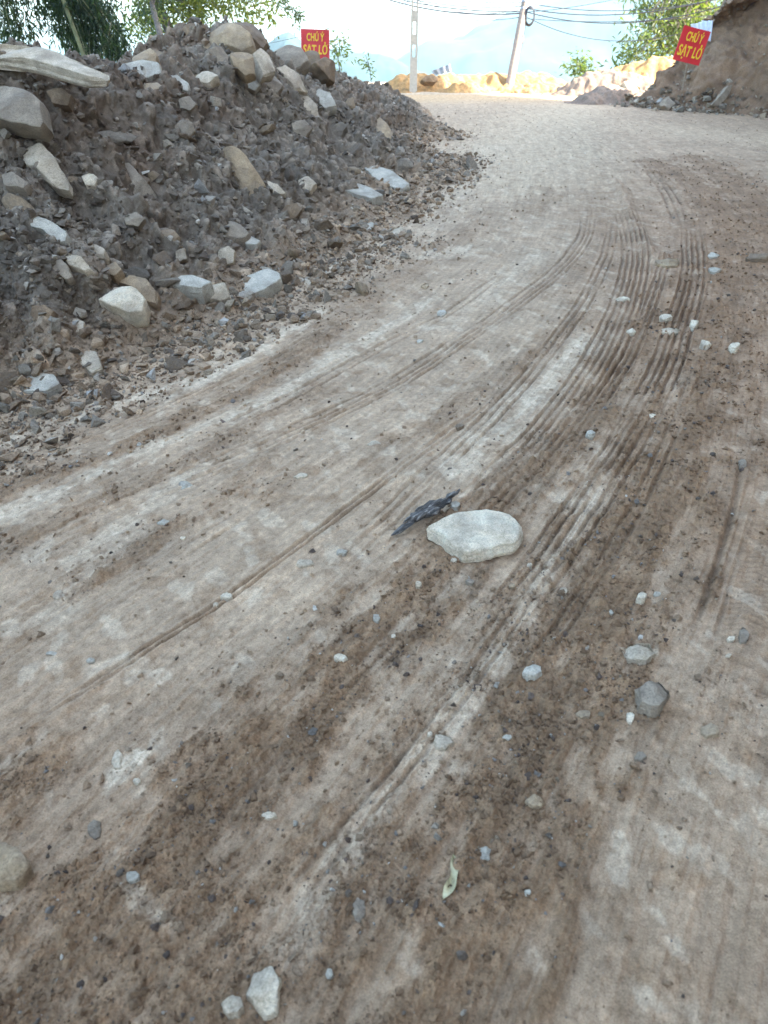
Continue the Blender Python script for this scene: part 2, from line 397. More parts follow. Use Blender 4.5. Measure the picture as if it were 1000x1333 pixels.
# coarse ground outside the detailed sheet: shoulders, the far bend, the drop into the valley
def ground_h(x, y):
    h = -.06 + .05 * fbm(x, y, 3, 3, 90)
    left = -2.0 - .0 * y
    h = h - 14 * sst(0, 30, (left - 2.5) - x) - 40 * sst(20, 200, left - x)      # falls away beyond the bank
    h = h - 10 * sst(34, 60, y) * (1 - sst(12, 20, x)) - 45 * sst(50, 240, y)
    return h
gx = np.concatenate([-np.geomspace(400, 12, 50), np.linspace(-11.5, 24, 190), np.geomspace(25, 400, 40)])
gy = np.concatenate([-np.geomspace(300, 6, 30), np.linspace(-5.5, 45, 260), np.geomspace(46, 700, 60)])
GX, GY = np.meshgrid(gx, gy); GX = GX.ravel(); GY = GY.ravel()
gh = ground_h(GX, GY)
nn = fbm(GX, GY, 2.5, 4, 92)[:, None]
gc = np.where((GY > 24)[:, None], np.array([.46, .36, .25]), np.array([.27, .235, .20])) * (1 + .2 * nn)
gc = gc + (np.array([.06, .09, .03]) - gc) * (sst(3, 8, -GX - 2) + sst(45, 60, GY)).clip(0, 1)[:, None]
inside = (GY > .5) & (GY < 27) & (np.abs(GX) < (.545 * (GY * CT + CAMH * ST) * 1.22))
gh = np.where(inside, gh - .12, gh + np.where(GY > 27, .07, .04))
o = mk_obj('ground', np.stack([GX, GY, gh], 1), grid_faces(len(gy), len(gx)), M_FAR, True, np.clip(gc, .02, .8))
tag(o, 'bare earth verge falling away to the green valley', 'ground', kind='structure')

# ------------------------------------------------------------------ the rubble bank on the left
ctl = []
def cp(px, py, t): ctl.append(P3(px, py, t))
for a in [(0, 300, 4.2), (0, 160, 4.75), (0, 80, 5.1), (60, 400, 3.95), (100, 250, 4.75), (100, 170, 5.1), (100, 97, 5.5), (60, 88, 6.0), (100, 100, 6.4), (140, 104, 6.8), (170, 96, 7.2), (100, 116, 7.6), (30, 95, 6.6), (200, 80, 7.2),
          (200, 330, 4.75), (200, 250, 5.25), (200, 170, 5.7), (200, 100, 6.4), (300, 280, 5.6), (300, 180, 6.5), (300, 110, 7.2), (300, 50, 8.0), (340, 55, 8.6),
          (400, 250, 6.9), (400, 180, 8.2), (400, 120, 9.6), (400, 88, 10.8), (480, 220, 8.8), (480, 160, 11.3), (470, 112, 13.5), (540, 180, 12.6), (590, 205, 11.3), (530, 128, 16.5), (430, 95, 13), (240, 60, 7.6)]: cp(*a)
base = [(-60, 560), (0, 530), (60, 510), (120, 482), (200, 450), (300, 412), (400, 362), (480, 312), (560, 272), (605, 240), (622, 205), (600, 178), (560, 158), (545, 148)]
for b in base: g = G(*b); ctl.append(np.array([g[0], g[1], .0]))
for b in base[:-3]: g = G(*b); ctl.append(np.array([g[0] + .45, g[1] - .35, -.16]))
for b in [(2.1, 12.8, -.2), (1.8, 17, -.2), (1.3, 21, -.2), (1.0, 25, -.2), (.4, 25, .1), (-1.2, 24, .45), (-1.0, 20, .62), (-2.2, 16, .7), (-1.6, 13.4, .95),
          (-3.2, 12, .55), (-3.4, 9.6, .95), (-4.2, 8, 1.0), (-4.6, 6.3, 1.1), (-4.5, 4, 1.5), (-4, 2.4, 1.3), (-3.3, 1.4, .5), (-3.0, 2.2, .35), (-2.4, .8, -.2), (-6, 3, .9), (-6, 8, .6),
          (-6, 13, -.3), (-5, 18, -.3), (-4, 24, -.3), (-7, 20, -1.5), (-7.5, 12, -1.2), (-7.5, 5, -.2), (-4.5, 0, 1.0), (-6.5, 0, .8), (-3.5, 0, .1), (-3.9, -1, .1), (0, 28, -.25), (-3, 28, -.2)]: ctl.append(np.array(b, float))
ctl = np.array(ctl)
def tps(r2): return r2 * np.log(np.maximum(r2, 1e-9)) * .5
n_ = len(ctl); d2 = ((ctl[:, None, :2] - ctl[None, :, :2]) ** 2).sum(-1)
A = np.zeros((n_ + 3, n_ + 3)); A[:n_, :n_] = tps(d2) + np.eye(n_) * .02; A[:n_, n_] = 1; A[:n_, n_ + 1:] = ctl[:, :2]; A[n_:, :n_] = A[:n_, n_:].T
wts = np.linalg.solve(A, np.concatenate([ctl[:, 2], [0, 0, 0]]))
# dense table for quick lookups
TX = np.linspace(-8, 3, 221); TY = np.linspace(-1.5, 29, 611)
tx, ty = np.meshgrid(TX, TY); q = np.stack([tx.ravel(), ty.ravel()], 1)
TAB = np.zeros(len(q))
for i in range(n_): TAB += wts[i] * tps(((q - ctl[i, :2]) ** 2).sum(1))
TAB = (TAB + wts[n_] + q @ wts[n_ + 1:]).reshape(len(TY), len(TX))
def bank_base(x, y):
    fx = np.clip((x - TX[0]) / (TX[1] - TX[0]), 0, len(TX) - 1.001); fy = np.clip((y - TY[0]) / (TY[1] - TY[0]), 0, len(TY) - 1.001)
    i = fx.astype(int); j = fy.astype(int); a = fx - i; b = fy - j
    return TAB[j, i] * (1 - a) * (1 - b) + TAB[j, i + 1] * a * (1 - b) + TAB[j + 1, i] * (1 - a) * b + TAB[j + 1, i + 1] * a * b
def bank_macro(x, y):
    x = np.asarray(x, float); y = np.asarray(y, float)
    wx = x + .10 * pn(x, y, .5, 101); wy = y + .10 * pn(x, y, .5, 102)
    b = bank_base(wx, wy); k = sst(-.05, .45, b)
    rid = 1 - np.abs(fbm(x, y, .75, 3, 103))
    h = b + k * (.20 * (rid - .66) + .05 * fbm(x, y, .35, 2, 104, .6))
    st = .22; q = (h + .06 * fbm(x, y, .6, 3, 105)) / st; fr = q - np.floor(q)
    return h + k * .22 * (st * (sst(.3, 1.0, fr) - fr))
def clod(x, y, sc, s, thr):
    """angular lumps: tilted, flat-topped blocks in random cells"""
    x = x + sc * .25 * pn(x, y, sc * .8, s + 50); y = y + sc * .25 * pn(x, y, sc * .8, s + 51)
    X_ = np.asarray(x, np.float64) / sc; Y_ = np.asarray(y, np.float64) / sc; ix = np.floor(X_); iy = np.floor(Y_); out = np.zeros(X_.shape, np.float32)
    for a in (-1, 0, 1):
        for b in (-1, 0, 1):
            r = hsh(ix + a, iy + b, 3, s); dx = ix + a + hsh(ix + a, iy + b, 1, s) - X_; dy = iy + b + hsh(ix + a, iy + b, 2, s) - Y_
            th = hsh(ix + a, iy + b, 4, s) * 6.283; c_ = np.cos(th); s_ = np.sin(th); u_ = c_ * dx + s_ * dy; v_ = -s_ * dx + c_ * dy
            q_ = .55 + .45 * hsh(ix + a, iy + b, 5, s); e = np.maximum(np.maximum(np.abs(u_), np.abs(v_) * 1.35), (np.abs(u_) + np.abs(v_)) * .78)
            h_ = np.clip(np.minimum(.75 + .9 * u_ + .35 * v_, (q_ - 1.45 * e) * 2.0), 0, 1.1)
            out = np.maximum(out, h_ * np.clip((r - thr) / (1 - thr), 0, 1) ** .6)
    return out
def bank_det(x, y, b=None):
    k = sst(-.10, .30, bank_base(x, y)) * .8 + .2
    d = .075 * clod(x, y, .23, 6, .45) + .055 * clod(x, y, .12, 7, .35) + .032 * clod(x, y, .065, 8, .3) + .017 * clod(x, y, .034, 9, .3)
    P_ = np.stack([np.asarray(x, float), np.asarray(y, float), bank_macro(x, y) if b is None else b], 1)
    return k * (d - .03 + .055 * vn3(P_, .30, 6) + .035 * vn3(P_, .14, 7) + .022 * vn3(P_, .07, 8) + .012 * vn3(P_, .035, 9) + .012 * fbm(x, y, .04, 3, 107, .6))
def bank_nrm(x, y):
    e = .03; hx = (bank_macro(x + e, y) - bank_macro(x - e, y)) / (2 * e); hy = (bank_macro(x, y + e) - bank_macro(x, y - e)) / (2 * e)
    n = np.stack([-hx, -hy, np.ones_like(hx)], 1); return n / np.linalg.norm(n, axis=1)[:, None]
def bank_h(x, y):
    x = np.atleast_1d(np.asarray(x, float)); y = np.atleast_1d(np.asarray(y, float))
    m_ = bank_macro(x, y); return m_ + bank_det(x, y, m_) * 1.15
def bank_p(x, y, off=0):
    return np.stack([x, y, bank_macro(x, y)], 1) + bank_nrm(x, y) * (bank_det(x, y) + off)[:, None]
def rest_p(x, y, off):
    p = bank_p(x, y, off); out = (bank_base(x, y) < .02) & (p[:, 2] < .05); rz = road_h(x, y) + off
    p[:, 2] = np.where(out, np.maximum(p[:, 2], rz), p[:, 2]); return p
def bank_col(x, y, h):
    n = fbm(x, y, .5, 4, 110)[:, None]; n2 = fbm(x, y, .06, 3, 111)[:, None]; n3 = fbm(x, y, 1.4, 3, 113)[:, None]
    c = np.array([.188, .148, .106]) * (1 + .22 * n + .22 * n2)
    c = c + (np.array([.150, .098, .060]) - c) * sst(.05, .5, n3) * .6
    low = (1 - sst(.02, .35, bank_base(x, y)))[:, None]
    c = c + (C_GREY * .95 - c) * low * .75
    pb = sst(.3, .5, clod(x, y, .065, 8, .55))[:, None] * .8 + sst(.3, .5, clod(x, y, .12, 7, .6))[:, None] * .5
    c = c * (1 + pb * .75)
    return np.clip(c, .02, .8)
by = [-1.2]
while by[-1] < 27: by.append(by[-1] + (.03 if by[-1] < 2.2 else max(.0055, .0015 * by[-1])))
by = np.array(by)
NB = 1000; uu = np.linspace(0, 1, NB)
xl = np.where(by < 3, -4.5, -.62 * by * CT - 2.6).clip(-8, 0); xr = np.interp(by, [-2, 1, 3, 5, 7, 9.5, 12, 14, 19, 27], [-2.2, -2.0, -1.3, -.2, .7, 1.7, 2.4, 2.4, 1.8, 1.2])
BX = (xl[:, None] + (xr - xl)[:, None] * uu[None, :]).ravel(); BY = np.repeat(by, NB)
BP = bank_p(BX, BY); BH = BP[:, 2]
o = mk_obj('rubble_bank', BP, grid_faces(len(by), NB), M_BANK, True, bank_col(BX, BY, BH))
tag(o, 'long bank of grey landslide soil and rubble along the left of the road', 'bank', kind='structure')

def H(x, y):
    x = np.atleast_1d(np.asarray(x, float)); y = np.atleast_1d(np.asarray(y, float))
    return np.maximum(road_h(x, y), np.where((x < 2.6) & (y < 27), bank_h(x, y), -9))
def cast(px, py):
    d = pdir(px, py); t = np.arange(1.2, 26, .015); hx = d[0] * t; hy = d[1] * t; hz = CAMH + d[2] * t
    m = hz < np.maximum(0, np.where(hx < 2.6, bank_h(hx, hy), -9))
    k = int(np.argmax(m)) if m.any() else len(t) - 1
    return np.array([hx[k], hy[k], hz[k]]), t[k]

# ------------------------------------------------------------------ rocks traced one by one
def rock_mesh(name, p2, thick, mat, seed, amp=.05, facets=4, tiltf=.45, bev=.08, sharp=24):
    """p2: outline in the rock's own plane; grown back by its thickness"""
    rs = np.random.RandomState(seed); p2 = np.asarray(p2, float)
    a = np.roll(p2, -1, 0); area = .5 * np.sum(p2[:, 0] * a[:, 1] - a[:, 0] * p2[:, 1])
    if area < 0: p2 = p2[::-1]
    c = p2.mean(0); size = np.sqrt(abs(area)); MN = 60
    seg = np.hypot(*(np.roll(p2, -1, 0) - p2).T); cum = np.concatenate([[0], np.cumsum(seg)]); pc = np.vstack([p2, p2[:1]])
    s = np.linspace(0, cum[-1], MN, endpoint=False)
    ol = np.stack([np.interp(s, cum, pc[:, 0]), np.interp(s, cum, pc[:, 1])], 1)
    ol = (np.roll(ol, 1, 0) + ol * 8 + np.roll(ol, -1, 0)) / 10
    rad = 1 + .022 * np.array([math.sin(7 * k / MN * 6.283 + seed) + rs.uniform(-1, 1) for k in range(MN)])
    ol = c + (ol - c) * rad[:, None]
    dirs = [(math.cos(f), math.sin(f)) for f in rs.uniform(0, 6.283, facets)]
    offs = rs.uniform(.0, .35, facets) * size; sl = rs.uniform(.3, 1.0, facets) * tiltf
    rings = [(.08, 0), (.22, 0), (.36, 0), (.5, 0), (.63, 0), (.75, 0), (.85, 0), (.93, 0), (.98, -.25 * bev), (1.0, -bev), (1.03, -.35), (1.03, -.55), (1.0, -.75), (.93, -.95), (.7, -1.08), (.4, -1.12), (.1, -1.13)]
    V = []
    for sc, z in rings:
        q = c + (ol - c) * sc
        zz = np.zeros(MN)
        if z > -.2:
            for (dx, dy), of, k in zip(dirs, offs, sl): zz = np.minimum(zz, -k * ((q[:, 0] - c[0]) * dx + (q[:, 1] - c[1]) * dy - of))
            zz = np.maximum(zz, -.6 * thick)
        else: q = q + rs.normal(0, .012 * size, (1, 2))
        V.append(np.column_stack([q, zz + z * thick]))
    V = np.vstack(V); nr = len(rings)
    n = V - np.array([c[0], c[1], -.5 * thick]); n /= np.linalg.norm(n, axis=1)[:, None] + 1e-9
    d = amp * size * (.9 * vn3(V, size * .45, seed) + .5 * vn3(V, size * .2, seed + 1) + .3 * vn3(V, size * .09, seed + 2))
    V = V + n * d[:, None]
    Fc = []
    idx = np.arange(nr * MN).reshape(nr, MN)
    j = np.roll(np.arange(MN), -1)
    q4 = np.stack([idx[:-1], idx[1:], idx[1:][:, j], idx[:-1][:, j]], -1).reshape(-1, 4)
    me = bpy.data.meshes.new(name)
    me.from_pydata(V.tolist(), [], [list(f) for f in q4] + [list(idx[0])] + [list(idx[-1][::-1])])
    me.update()
    for p in me.polygons: p.use_smooth = True
    me.set_sharp_from_angle(angle=R(sharp)); me.materials.append(M[mat])
    return me
NV = {'up': (0, -.3, .95), 'mid': (0, -.6, .8), 'face': (.1, -.85, .5), 'rt': (.45, -.5, .75), 'lf': (-.35, -.55, .76), 'flat': (0, -.05, 1), 'steep': (.25, -.95, .2), 'rtf': (.6, -.7, .4)}
def traced(poly, nrm, thick, mat, label, raise_=.02, name='rock', cat='rock', t=None, seed=None, anchor=None, group=None, **kw):
    poly = [tuple(map(float, p)) for p in poly]
    cx = sum(p[0] for p in poly) / len(poly); cy = sum(p[1] for p in poly) / len(poly)
    if anchor is None: anchor = (cx, cy)
    if t is None: C0, t = cast(*anchor)
    C0 = P3(cx, cy, t)
    C0 = C0 - pdir(cx, cy) * raise_ * .8 if nrm != 'flat' else C0
    n = np.array(NV[nrm] if isinstance(nrm, str) else nrm, float); n /= np.linalg.norm(n)
    eye = np.array([0, 0, CAMH])
    ua = np.cross([0, 1, 0], n); ua /= np.linalg.norm(ua)
    if ua[0] < 0: ua = -ua
    va = np.cross(n, ua)
    pts = []
    for p in poly:
        d = pdir(*p); s = np.dot(C0 - eye, n) / np.dot(d, n); h = eye + d * s - C0; pts.append((h @ ua, h @ va))
    if seed is None: seed = int(cx * 7 + cy * 13) % 9999
    me = rock_mesh(name, pts, thick, mat, seed, **kw)
    o = bpy.data.objects.new(name, me); o.matrix_world = Matrix((
        (ua[0], va[0], n[0], C0[0]), (ua[1], va[1], n[1], C0[1]), (ua[2], va[2], n[2], C0[2]), (0, 0, 0, 1)))
    link(o); return tag(o, label, cat, group)

BG = 'large rocks in the rubble bank'
ROCKS = [
 ([(-40, 52), (0, 51), (30, 54), (70, 62), (105, 77), (138, 92), (143, 99), (118, 99), (80, 88), (40, 76), (0, 70), (-40, 68)], (.05, -.36, .93), .05, 'pale', 'long pale flagstone capping the top left of the rubble bank', .12, 5.0),
 ([(-30, 100), (5, 104), (32, 113), (48, 125), (58, 158), (50, 166), (25, 160), (-30, 150)], 'face', .18, 'grey', 'big layered grey boulder at the left edge, just below the long flagstone', .08, 4.6),
 ([(20, 196), (32, 182), (50, 180), (62, 192), (84, 225), (86, 238), (66, 233), (45, 215), (24, 206)], 'mid', .12, 'pale', 'white angular rock on the left slope, below the grey boulder', .05, None),
 ([(145, 97), (158, 83), (185, 77), (206, 80), (209, 92), (195, 99), (165, 100)], 'mid', .08, 'blue', 'pale blue slab on the bank crest, right of the long flagstone', .05, 6.3),
 ([(212, 99), (230, 96), (246, 108), (244, 118), (225, 112)], 'mid', .06, 'blue', 'small blue slab with a dark underside below the crest slab', .05, 6.5),
 ([(222, 58), (228, 38), (248, 29), (268, 30), (272, 56), (250, 60)], 'face', .3, 'brown', 'brown rounded boulder at the left of the bank top cluster', .1, 7.9),
 ([(264, 30), (285, 23), (303, 25), (326, 41), (328, 54), (312, 60), (288, 55), (272, 56)], (-.1, -.7, .7), .3, 'tan', 'large tan boulder with a sunless broken face at the top of the bank', .15, 7.8),
 ([(298, 24), (322, 22), (338, 32), (352, 50), (345, 60), (330, 50), (312, 36)], 'rt', .3, 'brown', 'dark brown boulder leaning behind the tan one on the bank top', .1, 8.2),
 ([(160, 92), (172, 72), (195, 60), (205, 70), (196, 86)], 'mid', .2, 'tan', 'brownish rock poking up behind the blue crest slab', .05, 6.9),
 ([(299, 68), (315, 63), (329, 66), (331, 92), (318, 96), (303, 84)], 'face', .16, 'tan', 'squarish tan rock below the tan boulder of the bank top', .05, 7.2),
 ([(330, 68), (340, 62), (352, 70), (360, 90), (345, 92)], 'rt', .14, 'pale', 'pale wedge rock right of the squarish tan rock', .05, 7.6),
 ([(352, 62), (376, 56), (394, 62), (402, 74), (385, 84), (360, 74)], 'mid', .2, 'grey', 'flat grey boulder left of the foot of the left warning sign', .1, 9.5),
 ([(360, 88), (372, 84), (392, 98), (402, 114), (385, 112)], 'rt', .1, 'pale', 'pale slab sliding down below the left warning sign', .05, 8.6),
 ([(392, 66), (406, 62), (415, 66), (418, 78), (406, 82), (396, 78)], 'face', .2, 'brown', 'brown boulder hiding the lower left corner of the left warning sign', .1, 10.6),
 ([(410, 80), (425, 72), (441, 78), (443, 104), (430, 102), (418, 90)], 'rtf', .3, 'brown', 'dark brown block right of the left warning sign', .1, 10.6),
 ([(222, 164), (236, 155), (250, 158), (253, 168), (242, 182), (226, 182)], 'face', .08, 'grey', 'layered grey stone stuck in the dark soil face', .06, None),
 ([(279, 205), (288, 193), (302, 187), (320, 200), (334, 222), (346, 238), (344, 262), (330, 270), (306, 248), (284, 235)], 'face', .16, 'tan', 'big pale tan rock standing in the middle of the slope', .08, None),
 ([(148, 212), (166, 208), (190, 235), (212, 262), (185, 262), (152, 246)], 'face', .12, 'grey', 'grey wedge shaped rock pointing up, left of the big tan rock', .05, None),
 ([(36, 287), (48, 280), (66, 287), (86, 300), (85, 312), (72, 313), (55, 298), (40, 294)], 'mid', .06, 'blue', 'thin pale blue plate on the lower left slope', .04, None),
 ([(60, 334), (72, 331), (86, 342), (91, 355), (84, 360), (66, 348)], 'mid', .06, 'grey', 'grey oval stone, left of a pair on the lower slope', .04, None),
 ([(74, 328), (88, 324), (106, 334), (117, 346), (108, 350), (88, 342)], 'mid', .06, 'pale', 'pale flat stone, right of a pair on the lower slope', .04, None),
 ([(126, 388), (140, 374), (156, 369), (178, 372), (187, 386), (182, 400), (166, 404), (142, 396)], 'mid', .16, 'white', 'round white boulder in front of a second one at the bank foot', .10, None),
 ([(153, 367), (168, 357), (188, 359), (201, 373), (200, 388), (186, 388), (170, 372)], 'mid', .14, 'tan', 'tan boulder behind the round white one at the bank foot', .06, None),
 ([(218, 368), (232, 357), (250, 357), (276, 366), (262, 374), (244, 372)], 'up', .10, 'blue', 'dark sided stone with a pale blue top at the bank foot', .08, None),
 ([(257, 376), (272, 368), (292, 367), (299, 384), (286, 390), (266, 388)], 'mid', .09, 'pale', 'blocky pale stone between the dark stone and the blue slab', .06, None),
 ([(297, 390), (299, 371), (322, 358), (347, 346), (362, 350), (366, 361), (345, 376), (318, 384)], 'up', .09, 'blue', 'tilted blue grey slab lying at the foot of the bank', .10, None),
 ([(472, 155), (480, 146), (496, 150), (514, 172), (516, 184), (500, 190), (484, 180)], 'mid', .28, 'tan', 'rust stained boulder perched on the far shoulder of the bank', .15, None),
 ([(444, 244), (456, 235), (476, 240), (499, 252), (484, 258), (462, 252)], 'up', .10, 'blue', 'lower of two wet blue slabs on the bank flank', .08, None),
 ([(474, 216), (488, 213), (508, 220), (534, 238), (522, 245), (500, 240), (484, 228)], 'up', .10, 'blue', 'upper of two wet blue slabs on the bank flank', .12, None),
 ([(388, 126), (400, 120), (412, 134), (416, 152), (404, 156), (392, 146)], 'face', .12, 'pale', 'upright pale stone under the far crest of the bank', .06, None),
 ([(404, 122), (416, 115), (430, 120), (438, 135), (424, 140), (412, 132)], 'mid', .12, 'blue', 'bluish stone beside the upright pale one under the far crest', .06, None),
 ([(362, 276), (372, 267), (386, 264), (394, 272), (384, 284), (368, 286)], 'face', .07, 'brown', 'brown rounded stone right of the big tan rock', .05, None),
 ([(336, 236), (348, 232), (366, 242), (372, 248), (356, 250)], 'mid', .05, 'pale', 'slim pale stone at the right foot of the big tan rock', .03, None),
 ([(270, 298), (284, 288), (302, 284), (324, 292), (316, 300), (292, 304)], 'up', .12, 'grey', 'grey ledge stone with a dark shaded front below the big tan rock', .08, None),
 ([(283, 326), (296, 319), (306, 326), (304, 342), (292, 346), (284, 338)], 'face', .07, 'pale', 'pale upright stone above the blue grey slab', .04, None),
 ([(315, 310), (326, 306), (339, 312), (334, 318), (320, 317)], 'up', .04, 'blue', 'small blue flake above the right end of the blue grey slab', .03, None),
 ([(228, 325), (240, 322), (243, 336), (234, 340), (228, 334)], 'face', .05, 'pale', 'small pale stone halfway up, above the dark sided stone', .03, None),
 ([(105, 227), (114, 222), (126, 228), (122, 238), (110, 238)], 'mid', .05, 'white', 'small white stone left of the grey wedge', .03, None),
 ([(109, 322), (124, 316), (136, 322), (136, 334), (120, 336)], 'mid', .07, 'pale', 'pale rounded stone right of the pale flat one', .04, None),
 ([(136, 344), (150, 340), (158, 350), (148, 358), (137, 354)], 'mid', .06, 'tan', 'tan stone just above the tan boulder', .03, None),
 ([(40, 398), (56, 395), (68, 404), (66, 416), (50, 420), (38, 410)], 'face', .1, 'brown', 'dull brown rock low on the far left slope', .04, None),
 ([(86, 414), (98, 410), (110, 418), (108, 428), (94, 430)], 'up', .06, 'pale', 'pale stone in the gravel below the brown rock', .03, None),
 ([(0, 225), (14, 222), (34, 232), (30, 242), (4, 240)], 'mid', .08, 'grey', 'grey flat stone at the left edge under the white angular rock', .03, None),
 ([(442, 198), (452, 194), (460, 200), (456, 208), (445, 207)], 'mid', .07, 'tan', 'small tan stone above the wet blue slabs', .03, None),
 ([(500, 300), (512, 292), (528, 296), (531, 304), (516, 308), (503, 306)], 'up', .04, 'pale', 'flat pale stone on the roadside below the wet slabs', .02, None),
 ([(467, 290), (478, 286), (488, 291), (482, 299), (470, 298)], 'up', .04, 'blue', 'small blue stone beside the flat pale roadside stone', .02, None),
 ([(20, 492), (44, 484), (70, 486), (78, 498), (60, 508), (30, 508)], 'up', .04, 'blue', 'broad pale plate half buried at the left road edge', .015, None),
 ([(100, 460), (112, 450), (126, 458), (131, 474), (118, 480), (104, 470)], 'up', .04, 'pale', 'pale plate pressed into the gravel above the left road edge', .015, None),
 ([(372, 372), (392, 358), (410, 364), (424, 378), (400, 378)], 'up', .03, 'pale', 'crumbling pale stone right of the blue grey slab', .015, None),
 ([(246, 62), (262, 60), (270, 72), (262, 84), (248, 78)], 'face', .1, 'pale', 'blocky pale rock under the left end of the bank top cluster', .05, 7.5),
 ([(272, 62), (290, 58), (300, 70), (296, 88), (278, 84)], 'rtf', .12, 'grey', 'grey block under the middle of the bank top cluster', .05, 7.3),
 ([(252, 92), (270, 88), (284, 98), (270, 106), (256, 104)], 'mid', .08, 'pale', 'pale flat rock on the crest slope below the grey block', .05, 6.9),
 ([(338, 92), (352, 90), (368, 106), (360, 116), (344, 106)], 'mid', .08, 'grey', 'grey slab on the crest slope below the pale wedge rock', .05, 8.0),
 ([(186, 108), (204, 104), (214, 114), (202, 122), (188, 118)], 'mid', .07, 'tan', 'tan stone just below the blue crest slab', .05, None),
 ([(315, 100), (330, 97), (340, 108), (332, 118), (318, 112)], 'face', .08, 'blue', 'bluish block below the squarish tan rock', .05, None),
 ([(232, 128), (246, 124), (256, 134), (248, 144), (234, 140)], 'face', .07, 'grey', 'grey block in the upper soil face above the layered stone', .05, None),
 ([(60, 118), (78, 112), (92, 122), (88, 136), (68, 134)], 'face', .08, 'brown', 'brown rock in the hollow under the long flagstone', .05, None),
 ([(380, 160), (396, 154), (406, 166), (396, 178), (382, 174)], 'face', .08, 'grey', 'grey rock on the middle of the bank flank below the upright pale stone', .05, None),
 ([(425, 160), (440, 152), (452, 164), (444, 176), (428, 172)], 'mid', .1, 'dark', 'dark rock on the bank flank left of the rust stained boulder', .05, None),
 ([(205, 300), (222, 294), (232, 304), (224, 314), (208, 312)], 'mid', .05, 'tan', 'tan stone halfway down the slope above the small pale stone', .03, None),
 ([(388, 232), (402, 228), (412, 236), (404, 246), (390, 244)], 'mid', .06, 'pale', 'pale stone on the flank left of the wet blue slabs', .03, None),
 ([(160, 280), (176, 274), (188, 284), (180, 294), (164, 292)], 'face', .05, 'grey', 'grey stone below the grey wedge shaped rock', .03, None),
]
for i, (poly, n, th, mt, lab, rz, t) in enumerate(ROCKS):
    traced(poly, n, th + .04, mt, lab, max(rz, .5 * th) + .04, t=t, group=BG, seed=100 + i * 7, amp=.022 if mt != 'blue' else .010, tiltf=.6 if mt != 'blue' else .12)

# the white stone and the dark driftwood in the middle of the road
def on_road(poly, hz, mat, label, name='stone', cat='stone', seed=1, group=None, bev=.25, amp=.05, tiltf=.5, **kw):
    cx = sum(p[0] for p in poly) / len(poly); cy = sum(p[1] for p in poly) / len(poly)
    g = G(cx, cy, hz); gz = float(road_h(g[0:1], g[1:2])[0]); z = gz + hz
    d = pdir(cx, cy); t = (z - CAMH) / d[2]
    kw.setdefault('sharp', 42); return traced(poly, 'flat', hz + .02, mat, label, 0, name=name, cat=cat, t=t, seed=seed, group=group, amp=amp, bev=bev, tiltf=tiltf, **kw)
o = on_road([(556, 681), (572, 670), (600, 663), (634, 662), (664, 667), (680, 680), (682, 692), (668, 703), (640, 710), (605, 715), (589, 704), (572, 692)],
        .055, 'white', 'large whitish quartz stone lying alone in the middle of the road', 'rock', 'rock', 11, tiltf=.22, amp=.008, sharp=20, facets=3, bev=.18)
def rotpoly(px, py, w_, h_, seed, k=7):
    rs = random.Random(seed); a0 = rs.uniform(0, 6.28)
    return [(px + w_ * .5 * math.cos(a0 + 6.283 * i / k + rs.uniform(-.25, .25)) * rs.uniform(.75, 1.1), py + h_ * .5 * math.sin(a0 + 6.283 * i / k) * rs.uniform(.8, 1.1)) for i in range(k)]
